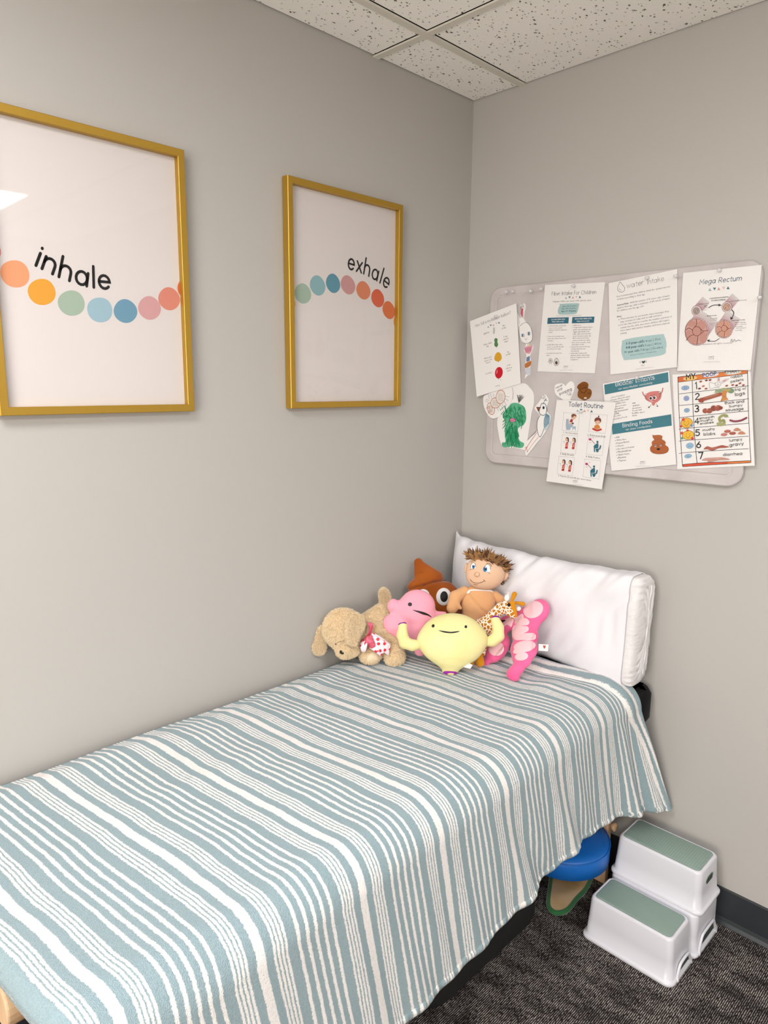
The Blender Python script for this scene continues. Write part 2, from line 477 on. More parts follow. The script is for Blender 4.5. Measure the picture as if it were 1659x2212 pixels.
nt.links.new(tc.outputs['Object'], nz1.inputs['Vector'])
nz0 = nd(nt, 'ShaderNodeTexNoise'); nz0.inputs['Scale'].default_value = 45; nt.links.new(tc.outputs['Object'], nz0.inputs['Vector'])
ma = nd(nt, 'ShaderNodeMath', operation='MULTIPLY_ADD'); ma.inputs[1].default_value = 0.022; nt.links.new(nz1.outputs[0], ma.inputs[0]); nt.links.new(sep.outputs[0], ma.inputs[2])
ma2 = nd(nt, 'ShaderNodeMath', operation='MULTIPLY_ADD'); ma2.inputs[1].default_value = 0.014; nt.links.new(nz0.outputs[0], ma2.inputs[0]); nt.links.new(ma.outputs[0], ma2.inputs[2])
fr = nd(nt, 'ShaderNodeMath', operation='PINGPONG'); fr.inputs[1].default_value = 0.5
nt.links.new(ma2.outputs[0], fr.inputs[0])
rp = nd(nt, 'ShaderNodeValToRGB'); cr = rp.color_ramp
whites = [(0.0, 0.036), (0.118, 0.0085), (0.152, 0.0085), (0.186, 0.0085), (0.220, 0.0085), (0.335, 0.013), (0.418, 0.013), (0.5, 0.013)]
bw = 0.005
stops = [(0.0, 1)]
for c, hw in whites:
    if c > 0: stops += [(max(c - hw - bw, 0), 0), (c - hw + bw * .2, 1)]
    if c < 0.5: stops += [(c + hw - bw * .2, 1), (c + hw + bw, 0)]
stops = stops[1:]
W_, T_ = hexc('F2ECE8'), hexc('90A4AA')
for i, (p, v) in enumerate(stops):
    p = min(1, p)
    if i < 2: el = cr.elements[i]; el.position = p
    else: el = cr.elements.new(p)
    el.color = W_ if v else T_
# pingpong output 0..0.5 straight into the ramp
nt.links.new(fr.outputs[0], rp.inputs[0])
mxc = nd(nt, 'ShaderNodeMix', data_type='RGBA', blend_type='MULTIPLY'); mxc.inputs[0].default_value = 0.4
nt.links.new(rp.outputs[0], mxc.inputs[6])
rr_ = nd(nt, 'ShaderNodeValToRGB'); rr_.color_ramp.elements[0].position = .3; rr_.color_ramp.elements[1].position = .6; rr_.color_ramp.elements[0].color = (.66, .71, .72, 1)
nt.links.new(nz1.outputs[0], rr_.inputs[0]); nt.links.new(rr_.outputs[0], mxc.inputs[7])
nt.links.new(mxc.outputs[2], b.inputs['Base Color'])
bp = nd(nt, 'ShaderNodeBump'); bp.inputs['Strength'].default_value = 0.9; bp.inputs['Distance'].default_value = 0.003
nz2 = nd(nt, 'ShaderNodeTexNoise'); nz2.inputs['Scale'].default_value = 520; nz2.inputs['Detail'].default_value = 2; nt.links.new(tc.outputs['Object'], nz2.inputs['Vector'])
nt.links.new(nz2.outputs[0], bp.inputs['Height']); nt.links.new(bp.outputs[0], b.inputs['Normal'])

NU, NS = 520, 190
SL = SE + .335
V = []; UV = []
us0 = U0 - .19
for i in range(NU + 1):
    for j in range(NS + 1):
        s = SL * j / NS
        u = us0 + (uend(s) - us0) * i / NU
        V.append(bl(u, s)); UV.append((u + 10.0, s))
F = [(i * (NS + 1) + j, (i + 1) * (NS + 1) + j, (i + 1) * (NS + 1) + j + 1, i * (NS + 1) + j + 1) for i in range(NU) for j in range(NS)]
blanket = mk('blanket', V, F, mbl, uvs=UV, loc=(.42, -1.0, .3))
tag(blanket, 'sage green and white striped fleece blanket draped over the massage table', 'blanket')
so = blanket.modifiers.new('thick', 'SOLIDIFY'); so.thickness = 0.006; so.offset = 1.0
so.offset = -1.0
# stitched hem along the hanging side and the near end
def strip(name, fn, n, k=6):
    V = []; UV = []
    for i in range(n + 1):
        for j in range(k + 1):
            p, uv = fn(i / n, j / k); V.append(p); UV.append(uv)
    F = [(i * (k + 1) + j, (i + 1) * (k + 1) + j, (i + 1) * (k + 1) + j + 1, i * (k + 1) + j + 1) for i in range(n) for j in range(k)]
    return mk(name, V, F, mbl, blanket, uvs=UV)
def hemf(a, c):
    s = SL - .025 + .027 * c; u = us0 + (uend(s) - us0) * a
    bulge = .0075 * math.sin(math.pi * min(1, max(0, c))) ** .6 + .0022 * math.sin(u * 60) * math.sin(math.pi * c)
    return bl(u, s, .0015 + bulge), (u + 10.0, s)
strip('side_hem', hemf, 700, 8)
def endf(a, c):
    s = SL * a; u = U0 - .035 - .165 * c
    p = bl(u, s); p[1] -= .0015 + .006 * math.sin(math.pi * c) ** .5
    return p, (10.0 + .27 + .04 * c, s)
strip('end_hem', endf, 260, 8)
# turned-back far edge, running across and down the side to the loose corner
def flapf(a, c):
    s = .30 + (SL - .30) * a
    wd = .40 * sstep(0, .10, a) * (1 - .62 * sstep(.50, .78, a)) + .02
    u = uend(s) - wd + wd * c
    lift = .004 + .013 * sstep(0, .08, a) * min(1, c * 5) ** .5 * (1 if c < .8 else 1 - .35 * (c - .8) / .2) + .003 * math.sin(c * 9 + s * 14)
    p = bl(u, s, lift)
    return p, (10.0 + .258 + .150 * (1 - c), s)
strip('turned_back_edge', flapf, 300, 16)

# ------------------------------------------------------------------ pillow
mcase, nt, b = base_mat('white_cotton_case', 'E1DFE3', 0.8, sheen=0.1, spec=0.2)
noise_bump(nt, b, 9, 0.25, 0.01, 5, (1, 1, .45))
mins, nt, b = base_mat('white_pillow_ticking', 'DDD9D9', 0.8, spec=0.2); noise_bump(nt, b, 30, 0.5, 0.006, 4, (1, 1, 3))
pil = thing('pillow', 'white pillow standing against the wall behind the plush toys', 'pillow', (.42, -.1, .75))
def psec(x, th, shrink=0.0, wr=1.0):
    t = (x - 0.012) / 0.80
    a = 0.066 * (1 - math.exp(-max(t, 0) / .09)) * (1 - .18 * t) + 0.004
    # end becomes slightly narrower
    z0 = 0.762; z1 = 1.118 + .010 * math.exp(-t / .05) - 0.006 * math.sin(math.pi * t)
    if t > .93: z0 -= .010 * (t - .93) / .07
    b_ = (z1 - z0) / 2; zc = (z0 + z1) / 2
    n = 2.6 + 2.6 * sstep(.6, 1, t)
    c, s = math.cos(th), math.sin(th)
    cy = math.copysign(abs(c) ** (2 / n), c); sz = math.copysign(abs(s) ** (2 / n), s)
    a -= shrink; b_ -= shrink
    lean = -0.022 * (1 - (sz + 1) / 2)
    y = -0.042 - a + lean - a * cy * 1.0
    z = zc + b_ * sz
    if wr:
        k = wr * (0.010 * mnoise.noise((x * 9 + z * 4, z * 3, 1.7)) + .006 * mnoise.noise((x * 30 - z * 22, z * 7, 4.4)) + .0035 * math.sin(x * 48 - z * 30 + 4 * mnoise.noise((x * 4, z * 4, 0))) * (1 - sstep(.6, 1.1, abs(sz) * 0 + (1.118 - z) / .15)))
        y -= k * (1 if c > 0 else .3) * min(1, t * 6 + .15); z += k * .7 * sz
    return (x, min(y, -0.004), z)
NX, NT = 120, 96
def pend(th): return .800 if math.cos(th) > 0 else .826
V = []
for i in range(NX + 1):
    for j in range(NT):
        th = 2 * math.pi * j / NT
        xe = .799 + .008 * sstep(.1, .8, -math.cos(th))
        x = .012 + (xe - .012) * (i / NX)
        V.append(psec(x, th))
F = [(i * NT + j, (i + 1) * NT + j, (i + 1) * NT + (j + 1) % NT, i * NT + (j + 1) % NT) for i in range(NX) for j in range(NT)]
F.append(tuple(range(NT)))
case = mk('pillowcase', V, F, mcase, pil)
sd = case.modifiers.new('thick', 'SOLIDIFY'); sd.thickness = 0.0025; sd.offset = 0
V = []; xs = [(.60 + .2 * i / 20) for i in range(21)] + [.808, .816, .822, .826, .829, .8305]
sh = [.0035] * 21 + [.0035, .0045, .007, .011, .018, .028]
for x, q in zip(xs, sh):
    for j in range(NT):
        th = 2 * math.pi * j / NT
        p = psec(min(x, .812), th, q, 1.0)
        pk = .0022 * math.sin(p[2] * 260 + 2 * math.sin(p[2] * 40)) if x > .805 else 0
        V.append((x + pk, p[1], p[2]))
nr = len(xs)
F = [(i * NT + j, (i + 1) * NT + j, (i + 1) * NT + (j + 1) % NT, i * NT + (j + 1) % NT) for i in range(nr - 1) for j in range(NT)]
last = np.array(V[-NT:]); ctr = last.mean(0)
for kk_, f_ in enumerate((.8, .6, .4, .2, .03)):
    V += [tuple(ctr + (p - ctr) * f_ + np.array([.0012 * (kk_ + 1) ** .5, 0, 0])) for p in last]
for i in range(nr - 1, nr + 4):
    F += [(i * NT + j, (i + 1) * NT + j, (i + 1) * NT + (j + 1) % NT, i * NT + (j + 1) % NT) for j in range(NT)]
F.append(tuple((nr + 4) * NT + j for j in range(NT)))
ins = mk('insert', V, F, mins, pil)
g = G()
pts = []
for k in range(40):
    z = .79 + .295 * k / 39
    pts.append((.8325 + .001 * math.sin(z * 90), -.078 - .014 * (1 - k / 39) + .003 * math.sin(z * 60), z))
g.tube(pts, .0028, 8); g.mk('piping', mins, ins)

g = G(); g.tube([(.718 - .012 * (z - .77) / .35, -.1465 - .0035 * math.sin(z * 14), z) for z in np.linspace(.80, 1.085, 30)], .0022, 6)
g.mk('case_hem', mcase, case)
# ------------------------------------------------------------------ step stool
mwp, nt, b = base_mat('white_plastic', 'CFCED4', 0.28, spec=0.5)
mgp, nt, b = base_mat('sage_rubber_pad', '8FA197', 0.6)
tc = nd(nt, 'ShaderNodeTexCoord'); vo = nd(nt, 'ShaderNodeTexVoronoi'); vo.inputs['Scale'].default_value = 130; vo.inputs['Randomness'].default_value = 0
nt.links.new(tc.outputs['Object'], vo.inputs['Vector'])
rdot = nd(nt, 'ShaderNodeValToRGB'); rdot.color_ramp.elements[0].position = .18; rdot.color_ramp.elements[0].color = (1, 1, 1, 1); rdot.color_ramp.elements[1].position = .3; rdot.color_ramp.elements[1].color = (0, 0, 0, 1)
nt.links.new(vo.outputs['Distance'], rdot.inputs[0])
bp = nd(nt, 'ShaderNodeBump'); bp.inputs['Strength'].default_value = .5; bp.inputs['Distance'].default_value = .001
nt.links.new(rdot.outputs[0], bp.inputs['Height']); nt.links.new(bp.outputs[0], b.inputs['Normal'])
mxs = nd(nt, 'ShaderNodeMix', data_type='RGBA'); mxs.inputs[6].default_value = hexc('7F9389'); mxs.inputs[7].default_value = hexc('93A59C'); nt.links.new(rdot.outputs[0], mxs.inputs[0]); nt.links.new(mxs.outputs[2], b.inputs['Base Color'])
mdg, _, _ = base_mat('recess_shade', '35403b', 0.7)  # dark colour standing for shade inside the stool's openings
stool = thing('step_stool', 'white plastic two step stool with sage green treads by the bed corner', 'step stool', (.96, -.21, 0))
def rbox(x0, x1, y0, y1, z0, z1, r, flare=.006, name='x', mat=None, par=None, lip=True):
    g = G(); rings = []
    def ring(ins, z, dx=0): return [(x, y, z) for x, y in rrect(x0 + ins, x1 - ins, y0 + ins, y1 - ins, max(r - max(ins, -.01) * .4, .003), 6)]
    h = z1 - z0
    zz = []
    if lip: zz += [(-.006, 0), (-.008, .003), (-.008, .010), (-.004, .0135), (0.0, .016)]
    else: zz += [(0, 0)]
    zz += [(flare * .5, h * .5), (flare, h - .008), (flare + .002, h - .003), (flare + .006, h), (flare + .009, h), (flare + .0095, h - .0012)]
    for ins, dz in zz: rings.append(ring(ins, z0 + dz))
    loft(g, rings, cap0=not lip)
    return g.mk(name, mat, par)
lo = rbox(.832, 1.108, -.375, -.226, .0, .142, .022, .008, 'lower_step', mwp, stool)
up = rbox(.830, 1.112, -.205, -.047, .135, .268, .022, .008, 'upper_step', mwp, stool, lip=True)
ba = rbox(.830, 1.114, -.222, -.040, .0, .138, .022, .002, 'riser', mwp, stool)
def tread(par, x0, x1, y0, y1, z):
    g = G(); loft(g, [[(x, y, zz) for x, y in rrect(x0 + i, x1 - i, y0 + i, y1 - i, .013)] for zz, i in ((z - .002, 0), (z + .0006, 0), (z + .0012, .001))])
    return g.mk('tread_pad', mgp, par)
tread(lo, .851, 1.089, -.356, -.243, .142)
tread(up, .849, 1.093, -.186, -.066, .268)
# handle slot on the right end and arches; dark faces paint the openings' shade
def endshape(par, name, x, cy, cz, ry, rz, mat):
    g = G(); pts = []
    for k in range(28):
        a = 2 * math.pi * k / 28; c, s = math.cos(a), math.sin(a)
        pts.append((x, cy + ry * math.copysign(abs(c) ** .7, c), cz + rz * math.copysign(abs(s) ** .7, s)))
    loft(g, [[(x - .004, p[1], p[2]) for p in pts], pts])
    return g.mk(name, mat, par, smooth=False)
hr = endshape(up, 'handle_slot', 1.1068, -.128, .214, .031, .021, mgp)
endshape(hr, 'handle_opening_shade', 1.1073, -.128, .219, .024, .013, mdg)
def arch(par, x1, y0, y1, z):
    def xs(zz): return x1 + (.0085 if zz < .011 else (.0085 - .0085 * min(1, (zz - .011) / .006)))
    out = [(y0, .0), (y0 + .010, z * .5), (y0 + .022, z * .9), (y0 + .04, z), (y1 - .04, z), (y1 - .022, z * .9), (y1 - .010, z * .5), (y1, .0)]
    o2 = catmull(out, 6)
    g = G()
    n = len(o2)
    v = [(xs(p[1]) + .0006, p[0], max(p[1], 0)) for p in o2] + [(xs(0) + .0006 if k % 1 else xs(p[1]) + .0006, p[0], 0) for k, p in enumerate(o2)]
    g.add(v, [(k, k + 1, n + k + 1, n + k) for k in range(n - 1)])
    a = g.mk('foot_arch_shade', mdg, par, smooth=False)
    g = G(); g.tube([(xs(max(p[1], 0)) * .3 + (x1 + .0085) * .7 - .002, p[0], max(p[1], .003)) for p in o2], .0042, 8)
    g.mk('arch_rim', mwp, a)
    return a
arch(lo, 1.108, -.345, -.240, .050)
arch(ba, 1.114, -.200, -.062, .060)

# ------------------------------------------------------------------ things under the table
mblue, nt, b = base_mat('blue_vinyl', '0A63B8', 0.45); noise_bump(nt, b, 200, 0.1, 0.001)
cu = thing('round_cushion', 'round blue vinyl cushion low under the blanket edge beside the step stool', 'cushion', (.672, -.25, .149))
g = G(); rings = []
for r_, z in ((.12, .149), (.146, .150), (.152, .153), (.153, .19), (.152, .208), (.146, .216), (.12, .220), (.06, .223), (.01, .224)):
    rings.append([(.672 + r_ * math.cos(2 * math.pi * k / 48), -.25 + r_ * math.sin(2 * math.pi * k / 48), z) for k in range(48)])
loft(g, rings); g.mk('pad', mblue, cu)
g = G(); g.tube([(.672 + .1525 * math.cos(2 * math.pi * k / 48), -.25 + .1525 * math.sin(2 * math.pi * k / 48), .2105) for k in range(49)], .0018, 6, cap=False); g.mk('piping', mblue, cu)

mtan, nt, b = base_mat('tan_felt', 'C4A27A', 0.85); col_var(nt, b, 'B8935F', 'C9AC88', 9)
mgrn, _, _ = base_mat('green_edging', '17602b', 0.8, sheen=.3)
pts = [(1185, 1950), (1192, 1964), (1206, 1969), (1226, 1962), (1246, 1938), (1264, 1919), (1275, 1898), (1274, 1886)]
zt = .014
P = [onp(x, y, 2, zt)[:2] for x, y in pts]
P = [tuple(p) for p in P] + [(.69, -.135), (.63, -.135), (.60, -.17), (.645, -.27)]
ol = catmull(P, 6, True)
kp = thing('oval_board', 'tan oval pad with green edging on the floor below blue stool', 'pad', (.64, -.22, 0))
g = G(); loft(g, [[(p[0], p[1], z) for p in ol] for z in (.0025, zt)]); g.mk('pad', mtan, kp, smooth=False)
g = G(); oo = ol + [ol[0]]; g.tube([(p[0], p[1], .0085) for p in oo], .0082, 8, cap=False); g.mk('edging', mgrn, kp)

mbag, nt, b = base_mat('black_nylon', '0c0c0d', 0.8); noise_bump(nt, b, 120, .3, .002)
g = G(); rings = []
for ins, z in ((.03, .0), (.008, .006), (0, .03), (0, .11), (.01, .138), (.04, .148)):
    rings.append([(x, y, z) for x, y in rrect(.30 + ins, .698 - ins, -.97 + ins, -.385 - ins, .09)])
loft(g, rings)
tag(g.mk('carry_bag', mbag), 'black rounded carry bag lying on carpet beneath the table', 'bag')
g = G(); loft(g, [[(x, y, z) for x, y in rrect(.50 + i, .688 - i, -.105 + i, -.035 - i, .012)] for z, i in ((0, .002), (.004, 0), (.142, 0), (.146, .002))])
tag(g.mk('storage_box', mbag), 'small black box on the carpet behind the blue cushion against the wall', 'box')
mbin, nt, b = base_mat('frosted_plastic', 'B9BDC0', 0.35); b.inputs['Transmission Weight'].default_value = .35
bn = thing('storage_bin', 'frosted grey plastic storage bin under table next to black bag', 'bin', (.50, -1.30, 0))
g = G(); loft(g, [[(x, y, z) for x, y in rrect(.33 - i, .672 + i, -1.50 - i, -1.005 + i, .02)] for z, i in ((0, -.01), (.15, 0))]); g.mk('body', mbin, bn)
g = G(); loft(g, [[(x, y, z) for x, y in rrect(.32, .665, -1.51, -.995, .02)] for z in (.151, .163)]); g.mk('lid', mbin, bn)

# ------------------------------------------------------------------ single-line lettering
def A_(cx, cy, rx, ry, a0, a1, n=None):
    n = n or max(4, int(abs(a1 - a0) / 22))
    return [(cx + rx * math.cos(math.radians(a0 + (a1 - a0) * k / n)), cy + ry * math.sin(math.radians(a0 + (a1 - a0) * k / n))) for k in range(n + 1)]
GL = {
 'a': (1.15, [A_(.45, .5, .43, .5, 0, 360), [(.9, 1), (.9, 0)]]),
 'b': (1.15, [[(0.05, 1.6), (0.05, 0)], A_(.5, .5, .43, .5, 0, 360)]),
 'c': (.95, [A_(.48, .5, .43, .5, 50, 310)]),
 'd': (1.15, [A_(.45, .5, .43, .5, 0, 360), [(.9, 1.6), (.9, 0)]]),
 'e': (1.08, [[(.05, .52), (.91, .52)] + A_(.48, .5, .43, .5, 5, 318)]),
 'f': (.7, [A_(.55, 1.25, .3, .35, 80, 180) + [(.25, 0)], [(0, .95), (.55, .95)]]),
 'g': (1.15, [A_(.45, .5, .43, .5, 0, 360), [(.9, 1), (.9, -.1)] + A_(.47, -.1, .43, .38, 0, -150)]),
 'h': (1.08, [[(.05, 1.6), (.05, 0)], A_(.45, .58, .4, .42, 180, 0) + [(.85, 0)]]),
 'i': (.42, [[(.15, 1), (.15, 0)], [(.15, 1.38), (.15, 1.42)]]),
 'j': (.5, [[(.3, 1), (.3, -.2), (.0, -.45)], [(.3, 1.38), (.3, 1.42)]]),
 'k': (.95, [[(.05, 1.6), (.05, 0)], [(.75, 1), (.05, .45)], [(.3, .65), (.8, 0)]]),
 'l': (.42, [[(.15, 1.6), (.15, 0)]]),
 'm': (1.65, [[(.05, 1), (.05, 0)], A_(.4, .62, .35, .38, 180, 0) + [(.75, 0)], A_(1.1, .62, .35, .38, 180, 0) + [(1.45, 0)]]),
 'n': (1.08, [[(.05, 1), (.05, 0)], A_(.45, .58, .4, .42, 180, 0) + [(.85, 0)]]),
 'o': (1.1, [A_(.48, .5, .43, .5, 0, 360)]),
 'p': (1.15, [[(.05, 1), (.05, -.55)], A_(.5, .5, .43, .5, 0, 360)]),
 'r': (.72, [[(.05, 1), (.05, 0)], A_(.5, .55, .45, .43, 180, 80)]),
 's': (.9, [A_(.42, .75, .32, .25, 40, 250) + A_(.42, .25, .34, .25, 70, -150)]),
 't': (.72, [[(.28, 1.4), (.28, .2)] + A_(.48, .22, .2, .2, 180, 290), [(0, .98), (.6, .98)]]),
 'u': (1.08, [[(.05, 1)] + A_(.45, .42, .4, .42, 180, 360) + [(.85, 1)], [(.85, 1), (.85, 0)]]),
 'v': (.98, [[(.02, 1), (.42, 0), (.85, 1)]]),
 'w': (1.4, [[(.02, 1), (.35, 0), (.65, .9), (.95, 0), (1.28, 1)]]),
 'x': (.95, [[(.05, 1), (.8, 0)], [(.8, 1), (.05, 0)]]),
 'y': (.98, [[(.02, 1), (.45, .02)], [(.85, 1), (.3, -.5)]]),
 'z': (.95, [[(.05, 1), (.8, 1), (.05, 0), (.82, 0)]]),
 'A': (1.35, [[(.02, 0), (.6, 1.5), (1.18, 0)], [(.22, .5), (.98, .5)]]),
 'B': (1.15, [[(.08, 0), (.08, 1.5), (.5, 1.5)] + A_(.52, 1.14, .36, .36, 90, -90) + [(.1, .78)], A_(.55, .39, .42, .39, 90, -90) + [(.08, 0)]]),
 'C': (1.3, [A_(.68, .75, .6, .75, 50, 310)]),
 'D': (1.3, [[(.08, 0), (.08, 1.5)] + A_(.5, .75, .62, .75, 90, -90) + [(.08, 0)]]),
 'E': (1.1, [[(.9, 1.5), (.08, 1.5), (.08, 0), (.9, 0)], [(.08, .78), (.8, .78)]]),
 'F': (1.0, [[(.85, 1.5), (.08, 1.5), (.08, 0)], [(.08, .78), (.75, .78)]]),
 'G': (1.3, [A_(.68, .75, .6, .75, 50, 350) + [(.8, .66)]]),
 'H': (1.3, [[(.08, 1.5), (.08, 0)], [(1.05, 1.5), (1.05, 0)], [(.08, .76), (1.05, .76)]]),
 'I': (.42, [[(.15, 1.5), (.15, 0)]]),
 'K': (1.15, [[(.08, 1.5), (.08, 0)], [(.95, 1.5), (.08, .6)], [(.4, .92), (1.0, 0)]]),
 'L': (1.0, [[(.08, 1.5), (.08, 0), (.85, 0)]]),
 'M': (1.5, [[(.08, 0), (.08, 1.5), (.67, .55), (1.27, 1.5), (1.27, 0)]]),
 'N': (1.35, [[(.08, 0), (.08, 1.5), (1.08, 0), (1.08, 1.5)]]),
 'O': (1.5, [A_(.7, .75, .62, .75, 0, 360)]),
 'P': (1.15, [[(.08, 0), (.08, 1.5), (.5, 1.5)] + A_(.52, 1.08, .42, .42, 90, -90) + [(.1, .66)]]),
 'R': (1.2, [[(.08, 0), (.08, 1.5), (.5, 1.5)] + A_(.52, 1.08, .42, .42, 90, -90) + [(.1, .66)], [(.55, .66), (1.0, 0)]]),
 'S': (1.1, [A_(.52, 1.1, .4, .38, 35, 250) + A_(.52, .38, .44, .38, 70, -150)]),
 'T': (1.15, [[(0, 1.5), (1.05, 1.5)], [(.52, 1.5), (.52, 0)]]),
 'W': (1.8, [[(.02, 1.5), (.45, 0), (.85, 1.3), (1.25, 0), (1.68, 1.5)]]),
 'Y': (1.2, [[(.02, 1.5), (.55, .7), (1.08, 1.5)], [(.55, .7), (.55, 0)]]),
 '1': (.7, [[(.1, 1.2), (.4, 1.5), (.4, 0)]]),
 '2': (1.05, [A_(.47, 1.1, .38, .4, 160, -20) + [(.08, 0), (.92, 0)]]),
 '3': (1.0, [A_(.42, 1.12, .36, .37, 140, -90) , A_(.42, .38, .42, .38, 90, -140)]),
 '4': (1.1, [[(.72, 0), (.72, 1.5), (.05, .45), (.98, .45)]]),
 '5': (1.05, [[(.85, 1.5), (.2, 1.5), (.12, .85)] + A_(.42, .48, .45, .48, 110, -140)]),
 '6': (1.05, [[(.7, 1.5), (.2, .8)] + A_(.48, .45, .42, .45, 160, -200)]),
 '7': (1.0, [[(.05, 1.5), (.88, 1.5), (.35, 0)]]),
 ' ': (.6, []), "'": (.35, [[(.12, 1.6), (.08, 1.3)]]), '.': (.35, [[(.1, 0), (.1, .05)]]), '?': (.95, [A_(.42, 1.15, .36, .36, 160, -60) + [(.42, .4)], [(.42, 0), (.42, .05)]]),
}
_tx = {}
def font_mesh(txt):
    if txt not in _tx:
        c = bpy.data.curves.new('t', 'FONT'); c.body = txt; c.resolution_u = 1; c.fill_mode = 'FRONT'
        o = bpy.data.objects.new('t', c); COL.objects.link(o)
        dg = bpy.context.evaluated_depsgraph_get()
        me = bpy.data.meshes.new_from_object(o.evaluated_get(dg))
        v = np.array([q.co[:2] for q in me.vertices]); f = [tuple(p.vertices) for p in me.polygons]
        bpy.data.objects.remove(o); bpy.data.curves.remove(c); bpy.data.meshes.remove(me)
        v[:, 0] -= v[:, 0].min()
        _tx[txt] = (v, f)
    return _tx[txt]

